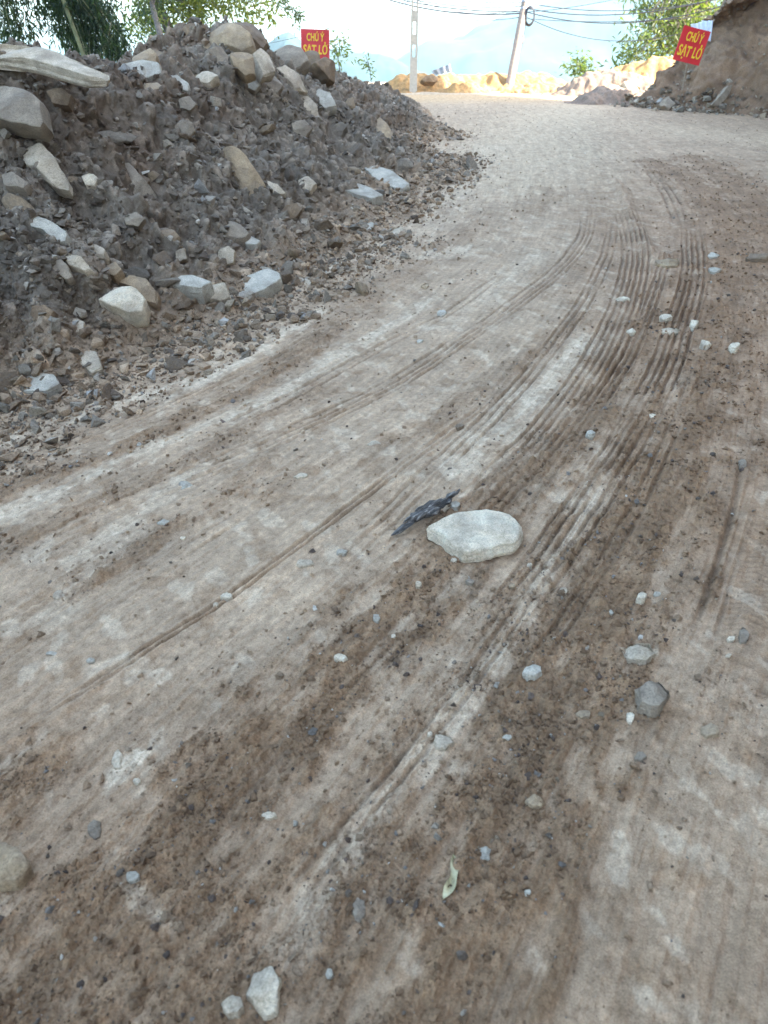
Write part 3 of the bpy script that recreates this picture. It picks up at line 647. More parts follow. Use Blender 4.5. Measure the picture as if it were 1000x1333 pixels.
STN = [ # px, py, w, h, height m, material, label
 (344, 1300, 46, 88, .035, 'white', 'tall white stone at the bottom edge of the road'),
 (302, 1312, 34, 30, .02, 'pale', 'pale stone just left of the tall white stone at the bottom'),
 (4, 1130, 62, 66, .05, 'tan', 'tan grey stone cut by the left edge near the bottom'),
 (832, 850, 54, 34, .03, 'pale', 'crumbly pale lump above the grey cobble in the right lane'),
 (851, 908, 48, 44, .045, 'grey', 'round grey brown cobble sunk in the dirt of the right lane'),
 (693, 874, 24, 20, .022, 'blue', 'bluish stone left of the grey cobble'),
 (924, 952, 28, 20, .014, 'tan', 'flat tan stone right of the grey cobble'),
 (837, 775, 15, 13, .018, 'white', 'small white stone between the big quartz stone and the grey cobble'),
 (856, 773, 11, 7, .008, 'blue', 'tiny bluish chip right of the small white stone'),
 (796, 797, 8, 9, .008, 'blue', 'tiny pale blue chip below left of the small white stone'),
 (443, 856, 20, 12, .012, 'white', 'white chip on the brown band left of centre'),
 (577, 967, 28, 26, .02, 'pale', 'pale grey stone below centre next to a chalky patch'),
 (560, 956, 8, 8, .006, 'white', 'tiny white stone touching the pale grey stone'),
 (930, 331, 16, 7, .03, 'blue', 'upper of two pale blue stones on the far right'),
 (931, 350, 17, 8, .03, 'blue', 'lower of two pale blue stones on the far right'),
 (868, 412, 18, 8, .03, 'white', 'white flat stone, upper left of the right lane scatter'),
 (872, 429, 30, 7, .02, 'pale', 'long flat pale stone in the right lane scatter'),
 (905, 419, 11, 11, .04, 'white', 'upright white stone in the right lane scatter'),
 (823, 430, 15, 7, .02, 'white', 'white stone at the left end of the right lane scatter'),
 (919, 446, 15, 11, .04, 'white', 'white rounded stone below the upright one'),
 (957, 449, 13, 11, .045, 'white', 'white round stone at the right end of the scatter'),
 (810, 388, 20, 6, .02, 'white', 'thin white stone on the tyre tread above the scatter'),
 (769, 563, 13, 10, .02, 'blue', 'bluish stone on the tyre tread, right of centre'),
 (849, 540, 10, 7, .012, 'white', 'little white stone up and right of the bluish tread stone'),
 (295, 776, 18, 11, .012, 'white', 'white chip on the rut edge in the left lane'),
 (281, 787, 9, 7, .006, 'pale', 'tiny pale chip beside the white chip of the rut edge'),
 (213, 680, 20, 10, .010, 'blue', 'pale blue flat chip on the left brown patch'),
 (241, 632, 26, 12, .008, 'blue', 'pale blue plate pressed into the left lane'),
 (238, 700, 8, 6, .006, 'white', 'tiny white chip below the pale blue flat chip'),
 (391, 619, 22, 7, .008, 'pale', 'flat pale chip in the middle of the left lane'),
 (350, 1062, 24, 14, .010, 'white', 'white flake on the brown dirt low left'),
 (445, 718, 16, 8, .010, 'blue', 'bluish chip left of the dark driftwood'),
 (397, 733, 26, 12, .006, 'pale', 'pale flattened patch stone below left of the bluish chip'),
 (613, 757, 12, 10, .012, 'grey', 'grey pebble just below the big quartz stone'),
 (591, 729, 10, 6, .008, 'white', 'white pebble tucked under the big quartz stone'),
 (490, 805, 12, 14, .010, 'blue', 'pale bluish pebble on the brown band'),
 (512, 828, 7, 7, .007, 'white', 'tiny white pebble right of the pale bluish one'),
 (545, 760, 9, 9, .009, 'white', 'tiny white pebble below left of the big quartz stone'),
 (696, 1044, 28, 22, .012, 'tan', 'tan slab of stone low centre right'),
 (834, 985, 18, 14, .012, 'grey', 'grey square stone below the cobble'),
 (821, 935, 14, 20, .014, 'white', 'whitish stone left below the cobble'),
 (760, 930, 22, 12, .010, 'tan', 'tan flake left of the cobble'),
 (466, 1190, 22, 42, .012, 'grey', 'thin grey slate standing in the dirt near the bottom'),
 (632, 1113, 26, 24, .010, 'blue', 'dull bluish stone right of the dry leaf'),
 (687, 1163, 10, 12, .008, 'blue', 'small pale blue chip low right of the dry leaf'),
 (429, 1270, 10, 20, .010, 'blue', 'narrow blue flake near the bottom centre'),
 (172, 1142, 20, 20, .012, 'blue', 'pale blue stone low in the left lane'),
 (122, 1082, 22, 30, .010, 'grey', 'grey stone flush with the dirt low left'),
 (152, 992, 20, 34, .010, 'pale', 'pale stone in a chalky patch in the left lane'),
 (178, 1017, 10, 10, .010, 'white', 'tiny white pebble beside the chalky patch stone'),
 (969, 828, 14, 26, .014, 'grey', 'grey purple stone at the right edge'),
 (952, 832, 12, 9, .008, 'white', 'white chip on the right lug track'),
 (949, 853, 10, 6, .006, 'pale', 'pale chip below the white one on the right lug track'),
 (667, 762, 10, 8, .008, 'tan', 'tan pebble right below the big quartz stone'),
 (734, 769, 14, 9, .010, 'pale', 'pale stone on the chalky streak right of centre'),
 (690, 735, 8, 6, .007, 'white', 'tiny white pebble at the lower right of the big quartz stone'),
 (967, 604, 12, 16, .014, 'grey', 'pale grey stone on the right side, mid height'),
 (488, 577, 20, 8, .010, 'pale', 'flat pale chip above the dark driftwood'),
 (66, 850, 24, 6, .006, 'blue', 'narrow pale blue chip in the left lane flat'),
 (118, 860, 14, 8, .006, 'blue', 'second pale blue chip right of the narrow one'),
 (76, 776, 20, 14, .010, 'pale', 'pale stone in the far left lane'),
 (575, 408, 16, 9, .012, 'blue', 'pale blue chip in the far lane, above centre'),
 (547, 443, 10, 6, .012, 'blue', 'small bluish chip below the far lane one'),
 (598, 554, 14, 8, .015, 'brown', 'brown clod stone above the big quartz stone'),
 (870, 340, 34, 12, .04, 'tan', 'tan clod heap stone on the right track shoulder'),
 (988, 332, 44, 7, .05, 'brown', 'long brown clod at the far right edge'),
 (660, 960, 14, 8, .007, 'blue', 'blue chip in the coarse dirt right of centre'),
 (554, 372, 12, 9, .02, 'tan', 'small tan stone on the left shoulder of the far lane'),
]
for i, (px, py, ww, hh, hz, mt, lab) in enumerate(STN):
    # flat irregular outlines with five to eight corners
    on_road(rotpoly(px, py - hh * .15, ww, hh * .85, 500 + i * 3, 6 + i % 3 if 'cobble sunk' not in lab else 12), hz, mt, lab, seed=900 + i * 5, group='loose stones on the road', amp=.07, tiltf=.6)

# driftwood
def build_wood():
    m, t, b = mat_new('charred_wood'); tc = nd(t, 'ShaderNodeTexCoord').outputs['Object']
    mp = nd(t, 'ShaderNodeMapping'); mp.inputs['Scale'].default_value = (3, 40, 40); t.links.new(tc, mp.inputs['Vector'])
    f = noise(t, mp.outputs[0], 1.6, 8, .75)
    t.links.new(ramp(t, f, [(.44, (.03, .025, .02)), (.54, (.12, .10, .08)), (.64, (.42, .37, .31))]), b.inputs['Base Color'])
    b.inputs['Roughness'].default_value = .6; t.links.new(bump(t, f, 1.0, .012), b.inputs['Normal'])
    a = np.array([*G(503, 702, .012), .0]); c = np.array([*G(600, 646, .03), .0]); v = c - a; L = np.linalg.norm(v); ang = math.atan2(v[1], v[0])
    Vs, Fs, off = [], [], 0
    # splinters: centre along, across, height, length, width, thickness, yaw
    for k, (s_, y_, z_, l_, w_, t_, yw) in enumerate([(.22, -.002, .012, .25, .012, .010, -.03), (.40, .004, .018, .22, .020, .016, .04), (.55, -.010, .020, .24, .022, .018, -.05), (.60, .016, .026, .20, .018, .014, .10), (.72, .002, .024, .22, .020, .016, .02), (.86, .006, .030, .16, .012, .010, .12),
            (.50, .022, .030, .14, .009, .008, -.06), (.42, -.014, .030, .13, .008, .007, .10), (.78, -.014, .028, .15, .009, .008, -.14), (.30, .010, .026, .12, .007, .006, .06), (.64, .002, .040, .16, .010, .007, .03), (.93, .0, .036, .12, .006, .006, .2)]):
        tv, tf = hull_template(700 + k, 22, 1.0); q_ = tv / np.abs(tv).max(0) * [l_ * L * .66, w_ * 1.35, t_ * 1.25]
        q_[:, 1:] *= (1 - .55 * (np.abs(q_[:, :1]) / (l_ * L * .62)) ** 2)
        cs, sn_ = math.cos(yw), math.sin(yw); q_ = np.stack([q_[:, 0] * cs - q_[:, 1] * sn_, q_[:, 0] * sn_ + q_[:, 1] * cs, q_[:, 2] + q_[:, 0] * .08], 1) + [s_ * L, y_, z_]
        Vs.append(q_); Fs.append(tf + off); off += len(tv)
    o = mk_obj('wood_piece', np.vstack(Vs), np.vstack(Fs), m, False)
    gz = float(road_h(np.array([a[0] + v[0] / 2]), np.array([a[1] + v[1] / 2]))[0])
    o.location = (a[0], a[1], gz + .002); o.rotation_euler = (0, R(-2), ang)
    tag(o, 'splintered dark driftwood leaning against the big white quartz stone', 'driftwood')
# pale fragment under its upper end
on_road([(586, 652), (594, 650), (600, 655), (596, 660), (588, 659)], .02, 'blue', 'pale fragment under the upper tip of the dark driftwood', seed=77, group='loose stones on the road')

# curled dry leaf
def build_leaf():
    m = plain('dry_leaf', (.42, .36, .20), .6, 60, .4, .4)
    a = np.array(G(576, 1172, .01)); b = np.array(G(590, 1112, .01)); v = b - a; L = np.hypot(*v); V = []; nr, nc = 30, 11
    for i in range(nr):
        s = i / (nr - 1); wdt = .45 * L * math.sin(math.pi * min(1, s * 1.02)) ** .8 * (.55 + .2 * math.sin(9 * s)) + .0008
        for k in range(nc):
            q_ = k / (nc - 1) - .5
            V.append((q_ * wdt * .8 + .012 * math.sin(math.pi * s), s * L, .004 + wdt * .9 * abs(q_) ** 1.5 + .003 * math.sin(12 * s + 5 * q_)))
    V = np.array(V); V2 = V + np.array([0, 0, .0006])
    fc = grid_faces(nr, nc)
    o = mk_obj('dry_leaf', np.vstack([V, V2]), np.vstack([fc, fc[:, ::-1] + len(V)]), m, True)
    gz = float(road_h(a[None, 0] + v[0] / 2, a[None, 1] + v[1] / 2)[0])
    o.location = (a[0], a[1], gz + .002); o.rotation_euler = (0, 0, math.atan2(v[1], v[0]) - math.pi / 2)
    tag(o, 'curled yellow green dry leaf on the brown dirt near the bottom', 'leaf')
build_leaf()

# ------------------------------------------------------------------ scattered rubble
def hull_template(seed, npt=13, flat=.7):
    rs = random.Random(seed); bm = bmesh.new()
    for _ in range(npt):
        v = Vector((rs.gauss(0, 1), rs.gauss(0, 1), rs.gauss(0, 1))).normalized() * rs.uniform(.75, 1.05)
        bm.verts.new((v.x, v.y * rs.uniform(.7, 1.0), v.z * flat))
    r = bmesh.ops.convex_hull(bm, input=bm.verts[:])
    bmesh.ops.delete(bm, geom=list({g for g in r['geom_interior'] + r['geom_unused'] if isinstance(g, bmesh.types.BMVert)}), context='VERTS')
    bmesh.ops.triangulate(bm, faces=bm.faces[:]); bm.verts.ensure_lookup_table(); bm.verts.index_update()
    V = np.array([v.co[:] for v in bm.verts]); Fc = np.array([[v.index for v in f.verts] for f in bm.faces]); bm.free()
    return V, Fc
TPL = [hull_template(s, 9 + s % 7, [.45, .65, .8, .35][s % 4]) for s in range(24)]
def rand_rot(rs, n, tilt=1.0):
    a = rs.uniform(0, 6.283, n); b = rs.normal(0, tilt, n); c = rs.normal(0, tilt, n)
    ca, sa, cb, sb, cc, sc_ = np.cos(a), np.sin(a), np.cos(b), np.sin(b), np.cos(c), np.sin(c)
    Rz = np.zeros((n, 3, 3)); Rz[:, 0, 0] = ca; Rz[:, 0, 1] = -sa; Rz[:, 1, 0] = sa; Rz[:, 1, 1] = ca; Rz[:, 2, 2] = 1
    Rx = np.zeros((n, 3, 3)); Rx[:, 0, 0] = 1; Rx[:, 1, 1] = cb; Rx[:, 1, 2] = -sb; Rx[:, 2, 1] = sb; Rx[:, 2, 2] = cb
    Ry = np.zeros((n, 3, 3)); Ry[:, 1, 1] = 1; Ry[:, 0, 0] = cc; Ry[:, 0, 2] = sc_; Ry[:, 2, 0] = -sc_; Ry[:, 2, 2] = cc
    return Rz @ Rx @ Ry
PALET = np.array([[.29, .24, .175], [.38, .315, .235], [.22, .168, .118], [.50, .42, .32], [.34, .255, .165], [.47, .43, .37], [.64, .56, .45], [.165, .122, .085]])
def scatter(name, xyz, size, colp, mat, seed, tilt=.6, own=None, pown=.93):
    rs = np.random.RandomState(seed); n = len(size); ti = rs.randint(0, len(TPL), n); Rm = rand_rot(rs, n, tilt)
    ci = rs.choice(len(PALET), n, p=colp); cl = PALET[ci] * rs.uniform(.75, 1.25, (n, 1))
    if own is not None: cl = np.where(rs.uniform(0, 1, (n, 1)) < pown, own * rs.uniform(.88, 1.4, (n, 1)), cl)
    Vs, Fs, Cs = [], [], []; off = 0
    for k in range(len(TPL)):
        idx = np.where(ti == k)[0]
        if not len(idx): continue
        tv, tf = TPL[k]
        v = np.einsum('nij,vj->nvi', Rm[idx], tv) * size[idx, None, None] + xyz[idx][:, None, :]
        f = tf[None] + (np.arange(len(idx)) * len(tv))[:, None, None] + off
        Vs.append(v.reshape(-1, 3)); Fs.append(f.reshape(-1, 3)); Cs.append(np.repeat(cl[idx], len(tv), 0)); off += len(idx) * len(tv)
    return mk_obj(name, np.vstack(Vs), np.vstack(Fs), mat, False, np.vstack(Cs))
rs = np.random.RandomState(12)
def bank_pts(n, ymax=24, pw=1.0):
    y = 2.2 * (ymax / 2.2) ** rs.uniform(0, 1, n); x = np.interp(y, by, xl) + (np.interp(y, by, xr) - np.interp(y, by, xl)) * rs.uniform(0, 1, n)
    b = bank_base(x, y); k = (b > np.where(y > 7, -.01, -.10) + np.where(y > 7, .04, .09) * rs.normal(0, 1, n)); return x[k], y[k]
build_wood()
# fine rubble, one mass
x, y = bank_pts(110000, 16); k = rs.uniform(0, 1, len(x)) < .25 + .75 * sst(-.15, .35, fbm(x, y, .8, 4, 130)) + .5 * (bank_base(x, y) < .12); x, y = x[k], y[k]
s = .0055 * (1 - rs.uniform(0, .985, len(x))) ** -.62 * (.6 + .12 * y); s = np.minimum(s, .05)
o = scatter('gravel', rest_p(x, y, s * .3), s, [.24, .18, .22, .08, .12, .03, .02, .11], M_RUB, 3, own=bank_col(x, y, None), pown=.7)
tag(o, 'fine grey rubble and clods covering the left bank', 'gravel', kind='stuff')
# medium stones
x, y = bank_pts(4200, 20); s = .015 * (1 - rs.uniform(0, .96, len(x))) ** -.5 * (.75 + .06 * y); o = scatter('rubble', rest_p(x, y, s * .2), s, [.22, .22, .14, .12, .14, .05, .03, .08], M_RUB, 4)
tag(o, 'fist sized broken stones strewn through the left bank', 'rubble', kind='stuff')
# individually placed larger stones
STM = {}
LAB = {'grey': 'head sized rough grey stone half buried in the left rubble bank', 'tan': 'head sized tan stone half buried in the left rubble bank',
       'pale': 'head sized chalky pale stone half buried in the left rubble bank', 'dark': 'head sized dark stone half buried in the left rubble bank', 'brown': 'head sized earthy brown stone half buried in the left rubble bank'}
def sculpt(k, mt):
    if (k, mt) in STM: return STM[(k, mt)]
    tv, tf = hull_template(200 + k, 16, [.55, .75, .9][k % 3]); me = bpy.data.meshes.new('stone'); me.from_pydata(tv.tolist(), [], tf.tolist())
    bm = bmesh.new(); bm.from_mesh(me)
    bmesh.ops.bevel(bm, geom=bm.edges[:] + bm.verts[:], offset=.04, segments=1, affect='EDGES')
    bmesh.ops.triangulate(bm, faces=bm.faces[:]); bmesh.ops.subdivide_edges(bm, edges=bm.edges[:], cuts=1, use_grid_fill=True)
    bm.to_mesh(me); bm.free()
    V = np.zeros(len(me.vertices) * 3); me.vertices.foreach_get('co', V); V = V.reshape(-1, 3)
    V += (V / np.linalg.norm(V, axis=1)[:, None]) * (.06 * vn3(V, .5, k) + .035 * vn3(V, .2, k + 1))[:, None]
    me.vertices.foreach_set('co', V.ravel()); me.update(); me.materials.append(M[mt]); STM[(k, mt)] = me; return me
x, y = bank_pts(420, 18); x = x[:170]; y = y[:170]; sz = rs.uniform(.05, .10, len(x)) * (.8 + .06 * y); bq = rest_p(x, y, sz * .15)
kinds = ['grey', 'tan', 'pale', 'dark', 'brown']
for i in range(len(x)):
    mt = kinds[rs.choice(5, p=[.42, .2, .13, .1, .15])]; me = sculpt(int(rs.randint(0, 6)), mt)
    o = bpy.data.objects.new('stone', me); o.location = tuple(bq[i])
    o.rotation_euler = (rs.normal(0, .5), rs.normal(0, .5), rs.uniform(0, 6.28)); o.scale = (sz[i] * rs.uniform(.8, 1.3), sz[i], sz[i] * rs.uniform(.35, .85))
    link(o); tag(o, LAB[mt], 'stone', 'half buried stones of the left bank, ' + mt)
# crumbs on the road (denser close by, where single crumbs can be seen)
n = 170000
cx_ = []
yi = rs.uniform(0, len(ys) - 1, n); y = np.interp(yi, np.arange(len(ys)), ys); x = rs.uniform(-1, 1, n) * np.interp(y, ys, xh)
fl2 = road_fields(x, y); k = rs.uniform(0, 1, n) < np.clip(fl2[4] ** 1.6 * .8 + .02 + .3 * (bank_base(x, y) > -.14), 0, 1) * (.35 + .65 * sst(-.3, .3, pn(x, y, .2, 120))); x, y = x[k], y[k]
s = .0013 * (1 - rs.uniform(0, .985, len(x))) ** -.55 * (.9 + .5 * y); s = np.minimum(s, .016)
fl2 = tuple(f[k] for f in fl2)
z = road_h(x, y, fl2) + s * .25
PAL0 = PALET.copy()
PALET[:] = np.array([[.15, .105, .078], [.19, .135, .10], [.12, .085, .062], [.27, .23, .19], [.22, .17, .125], [.44, .38, .30], [.62, .56, .46], [.15, .105, .075]])
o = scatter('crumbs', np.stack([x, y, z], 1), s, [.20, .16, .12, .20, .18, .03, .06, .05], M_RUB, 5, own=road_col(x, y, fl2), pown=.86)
tag(o, 'crumbled brown earth and grit strewn over the road', 'earth crumbs', kind='stuff')
PALET[:] = PAL0
# coarser clods in the loose brown band of the right lane
pp = [G(rs.uniform(560, 960), rs.uniform(760, 1120)) for _ in range(1500)] + [G(rs.uniform(330, 640), rs.uniform(700, 1150)) for _ in range(500)] + [G(rs.uniform(0, 400), rs.uniform(1000, 1333)) for _ in range(300)]
pp = np.array(pp); f_ = road_fields(pp[:, 0], pp[:, 1]); kk = rs.uniform(0, 1, len(pp)) < f_[0] ** 1.5 + .06; pp = pp[kk]; f_ = tuple(q_[kk] for q_ in f_)
s_ = .0035 * (1 - rs.uniform(0, .97, len(pp))) ** -.38; zz = road_h(pp[:, 0], pp[:, 1], f_) + s_ * .15
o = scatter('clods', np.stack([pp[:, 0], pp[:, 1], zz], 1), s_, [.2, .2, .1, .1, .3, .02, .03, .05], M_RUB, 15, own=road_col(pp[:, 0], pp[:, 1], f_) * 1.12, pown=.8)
tag(o, 'coarse brown clods loosened in the middle of the near road', 'clods', kind='stuff')

# ------------------------------------------------------------------ the cut hillside on the right
hb = polyline([(75, 4), (45, 15), (26, 19.5), (15, 23.2), (9.2, 23.8), (7.0, 23.2), (6.6, 22.3), (7.3, 21.0), (9.0, 19.4), (11.5, 15), (12, 8), (12, 0), (11, -12), (8, -30), (4, -60)], 2)
seg = np.hypot(*np.diff(hb, axis=0).T); cl_ = np.concatenate([[0], np.cumsum(seg)])
def hat(s_): return np.stack([np.interp(s_, cl_, hb[:, 0]), np.interp(s_, cl_, hb[:, 1])], 1)
i_n = int(np.argmin(np.hypot(hb[:, 0] - 6.6, hb[:, 1] - 22.3))); sn = cl_[i_n]
sa = np.concatenate([np.linspace(0, sn - 8, 50)[:-1], np.linspace(sn - 8, sn + 9, 520), np.linspace(sn + 9, cl_[-1], 80)[1:]])
va_ = np.concatenate([np.linspace(-.3, 7.5, 330), np.geomspace(7.6, 52, 60)])     # height up the slope
B = hat(sa); T_ = np.gradient(B, axis=0); 
for _ in range(40): T_[1:-1] = (T_[:-2] + T_[1:-1] * 2 + T_[2:]) / 4
T_ /= np.linalg.norm(T_, axis=1)[:, None]; Nn = np.stack([-T_[:, 1], T_[:, 0]], 1)
Nn = np.where((Nn[:, :1] < -.2) & (np.abs(Nn[:, 1:]) < .9), -Nn, Nn)
if Nn[len(sa) // 2, 0] < 0: Nn = -Nn
SS, VV = np.meshgrid(np.arange(len(sa)), va_); SS = SS.ravel(); VV = VV.ravel()
off = VV / math.tan(R(50)) + .8 * sst(0, 10, VV)
HX = B[SS, 0] + Nn[SS, 0] * off; HY = B[SS, 1] + Nn[SS, 1] * off; HZ = VV.copy()
PP = np.stack([HX, HY, HZ], 1)
dn = .16 * vn3(PP, 2.2, 61) + .22 * vn3(PP, .8, 62) + .20 * vn3(PP, .33, 63) + .13 * vn3(PP, .14, 64) + .05 * vn3(PP, .07, 65)
dn *= sst(-.3, .4, VV) * .8 + .2
HX -= Nn[SS, 0] * dn * .6; HY -= Nn[SS, 1] * dn * .6; HZ += dn * .55
band = vn3(PP * [1, 1, 2.2], 1.3, 66)[:, None]; b2 = vn3(PP, .25, 67)[:, None]; b3 = sst(-.2, .6, vn3(PP, 1.7, 68))[:, None]
hc = np.array([.205, .128, .076]) * (1 + .3 * band + .25 * b2); hc = hc + (np.array([.32, .225, .145]) - hc) * b3 * .55
o = mk_obj('hillside', np.stack([HX, HY, HZ], 1), grid_faces(len(va_), len(sa)), M_BANK, True, np.clip(hc, .02, .7))
tag(o, 'steep raw brown cut hillside on the right of the road', 'hillside', kind='structure')
# plateau behind the top edge of the cut, so the hill is a solid body
# rubble on its foot
def slope_pt(s_, v_):
    b = hat(np.array([s_]))[0]; k = int(np.argmin(np.abs(sa - s_))); o_ = v_ / math.tan(R(50)); return np.array([b[0] + Nn[k, 0] * o_, b[1] + Nn[k, 1] * o_, v_])
pts = []; sz_ = []
for i in range(2600):
    s_ = rs.uniform(sn - 3, sn + 9); v_ = abs(rs.normal(0, .35)) if i % 3 == 0 else rs.uniform(0, 4.5)
    p = slope_pt(s_, v_ - .05); k = int(np.argmin(np.abs(sa - s_)))
    if i % 3 == 0: p[:2] -= Nn[k] * abs(rs.normal(0, .35)) * (v_ < .3); p[2] = max(p[2], .0)
    pts.append(p); sz_.append(rs.uniform(.025, .07) if i % 12 else rs.uniform(.08, .14))
o = scatter('debris', np.array(pts), np.array(sz_), [.2, .12, .22, .1, .22, .02, .03, .09], M_RUB, 8)
tag(o, 'brown and grey debris at the foot of the right hillside', 'debris', kind='stuff')
for poly, n, th, mt, lab, t in [
 ([(930, 135), (948, 112), (954, 110), (950, 122), (938, 137)], 'rtf', .12, 'grey', 'upright grey slab leaning at the foot of the right hillside', 17.6),
 ([(856, 133), (870, 126), (880, 134), (872, 140)], 'mid', .15, 'grey', 'grey block at the hillside foot under the right sign', 18.3),
 ([(786, 118), (800, 106), (815, 108), (828, 116), (820, 126), (800, 126)], 'mid', .3, 'grey', 'larger grey boulder in the heap at the end of the right hillside', 21.0),
 ([(770, 122), (782, 117), (792, 122), (784, 127)], 'mid', .15, 'dark', 'dark stone left of the larger boulder by the hillside end', 21.0),
 ([(812, 106), (822, 104), (836, 112), (830, 120), (818, 116)], 'rt', .2, 'pale', 'pale slab right of the larger boulder by the hillside end', 21.2),
 ([(925, 92), (940, 88), (950, 100), (938, 108), (926, 102)], 'face', .2, 'tan', 'tan block sticking out of the right hillside', 18.5),
 ([(970, 60), (985, 50), (998, 66), (990, 80), (974, 76)], 'face', .2, 'tan', 'tan block near the right edge of the hillside', 18.8),
]: traced(poly, n, th, mt, lab, .05, t=t, group='blocks fallen from the right hillside')

# ------------------------------------------------------------------ heaps beyond the crest of the road
def heap(name, cx, cy, rx, ry, hgt, col, label, seed, rot=0, n=150):
    g = np.linspace(-1.3, 1.3, n); a, b = np.meshgrid(g, g); a = a.ravel(); b = b.ravel()
    x = a * rx; y = b * ry; c_, s_ = math.cos(rot), math.sin(rot); X_ = cx + c_ * x - s_ * y; Y_ = cy + s_ * x + c_ * y
    r = np.sqrt(a * a + b * b) + .18 * fbm(X_, Y_, 1.2, 3, seed)
    h = hgt * (1 - sst(0.35, 1.05, r)) * (1 + .22 * fbm(X_, Y_, 1.0, 3, seed + 1)) + .08 * fbm(X_, Y_, .4, 4, seed + 2) * (r < 1.1) + .06 * np.clip(1 - vor(X_, Y_, .25, seed)[0] * 1.6, 0, 1) - .12 * sst(1.0, 1.2, r)
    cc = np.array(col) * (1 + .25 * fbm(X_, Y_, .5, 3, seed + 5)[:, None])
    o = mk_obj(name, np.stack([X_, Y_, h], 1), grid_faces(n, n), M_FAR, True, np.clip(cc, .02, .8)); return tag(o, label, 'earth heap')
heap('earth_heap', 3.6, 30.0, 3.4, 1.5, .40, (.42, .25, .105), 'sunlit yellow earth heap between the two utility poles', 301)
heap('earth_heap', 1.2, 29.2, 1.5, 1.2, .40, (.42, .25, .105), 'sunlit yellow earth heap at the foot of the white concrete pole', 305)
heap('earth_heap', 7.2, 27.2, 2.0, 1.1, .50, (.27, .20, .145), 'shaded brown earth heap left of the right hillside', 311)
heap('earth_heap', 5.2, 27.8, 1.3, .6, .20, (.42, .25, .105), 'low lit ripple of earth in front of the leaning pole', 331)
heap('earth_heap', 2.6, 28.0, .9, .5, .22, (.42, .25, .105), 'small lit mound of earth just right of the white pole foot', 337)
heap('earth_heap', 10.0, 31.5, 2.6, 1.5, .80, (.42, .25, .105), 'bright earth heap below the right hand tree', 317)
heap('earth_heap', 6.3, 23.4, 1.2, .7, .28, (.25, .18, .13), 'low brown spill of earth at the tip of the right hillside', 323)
traced([(549, 103), (556, 98), (566, 97), (571, 102), (566, 106), (553, 106)], 'face', .3, 'brown', 'dark brown rock on the yellow heap beside the white pole', .05, t=24.3)

# ------------------------------------------------------------------ signs
FONT_TXT = [('CHÚ Ý', .135, .17), ('SẠT LỞ', .155, -.0)]
M_RED = plain('sign_red', (.62, .025, .03), .45, 6, .12, .05); M_YEL = plain('sign_yellow', (.85, .55, .03), .5, 6, .1, .05); M_WOODS = plain('stake_wood', (.25, .19, .13), .8, 30, .3, .4)
def text_mesh(body, size, mat, parent, loc, name):
    cu = bpy.data.curves.new(name, 'FONT'); cu.body = body; cu.size = size; cu.align_x = 'CENTER'; cu.align_y = 'CENTER'
    cu.extrude = .002; cu.offset = size * .022; cu.shear = .08; cu.space_character = 1.02
    to = bpy.data.objects.new('tmp', cu); COL.objects.link(to); bpy.context.view_layer.update()
    dg = bpy.context.evaluated_depsgraph_get(); me = bpy.data.meshes.new_from_object(to.evaluated_get(dg))
    bpy.data.objects.remove(to); me.materials.clear(); me.materials.append(mat); me.name = name
    o = link(bpy.data.objects.new(name, me), parent); o.location = loc; o.rotation_euler = (R(90), 0, 0); return o
def box(name, sx, sy, sz, loc, mat, parent, rot=(0, 0, 0), bev=.004):
    bm = bmesh.new(); bmesh.ops.create_cube(bm, size=1); bmesh.ops.scale(bm, vec=(sx, sy, sz), verts=bm.verts)
    if bev: bmesh.ops.bevel(bm, geom=bm.edges[:], offset=bev, segments=2, affect='EDGES')
    me = bpy.data.meshes.new(name); bm.to_mesh(me); bm.free(); me.materials.append(mat)
    o = link(bpy.data.objects.new(name, me), parent); o.location = loc; o.rotation_euler = rot; return o
def sign(px, py, t, wpx, hpx, roll, yaw, foot_py, label):
    C_ = P3(px, py, t); wd = wpx / F * t; hg = hpx / F * t / .86
    b = P3(px, foot_py, t); root = empty('warning_sign', (C_[0], C_[1], b[2])); root.rotation_euler = (0, 0, yaw)
    dz = C_[2] - b[2]
    # a thin board, slightly buckled
    n1, n2 = 24, 14; V = []
    for i in range(n2):
        for k in range(n1):
            a = k / (n1 - 1) - .5; c = i / (n2 - 1) - .5
            V.append((a * wd, .008 * math.sin(a * 5 + c * 3), c * hg))
    V = np.array(V); fc = grid_faces(n2, n1); nv = len(V)
    rim = []
    ring = [k for k in range(n1)] + [i * n1 + n1 - 1 for i in range(1, n2)] + [(n2 - 1) * n1 + k for k in range(n1 - 2, -1, -1)] + [i * n1 for i in range(n2 - 2, 0, -1)]
    for a, c in zip(ring, ring[1:] + ring[:1]): rim.append([a, a + nv, c + nv, c])
    pan = mk_obj('panel', np.vstack([V, V + [0, .012, 0]]), np.vstack([fc, fc[:, ::-1] + nv, rim]), M_RED, True, parent=root)
    pan.location = (0, 0, dz); pan.rotation_euler = (0, roll, 0)
    pan.data.set_sharp_from_angle(angle=R(40))
    t1 = text_mesh('CHÚ Ý', hg * .36, M_YEL, pan, (0, -.014, hg * .22), 'lettering')
    t2 = text_mesh('SẠT LỞ', hg * .43, M_YEL, pan, (0, -.014, -hg * .20), 'lettering')
    for tx_, tw in ((t1, .62), (t2, .86)):
        wdt = max(v.co.x for v in tx_.data.vertices) - min(v.co.x for v in tx_.data.vertices); tx_.scale = (tw * wd / wdt, 1, 1)
    box('stake', .03, .025, dz + .5, (-.02, .022, (dz + .5) / 2 - .4 ), M_WOODS, root)
    tag(root, label, 'sign'); return root
sign(410.5, 57.5, 16.5, 37, 28, R(2), R(-4), 100, 'red and yellow warning sign on the left bank, lower corner hidden by a boulder')
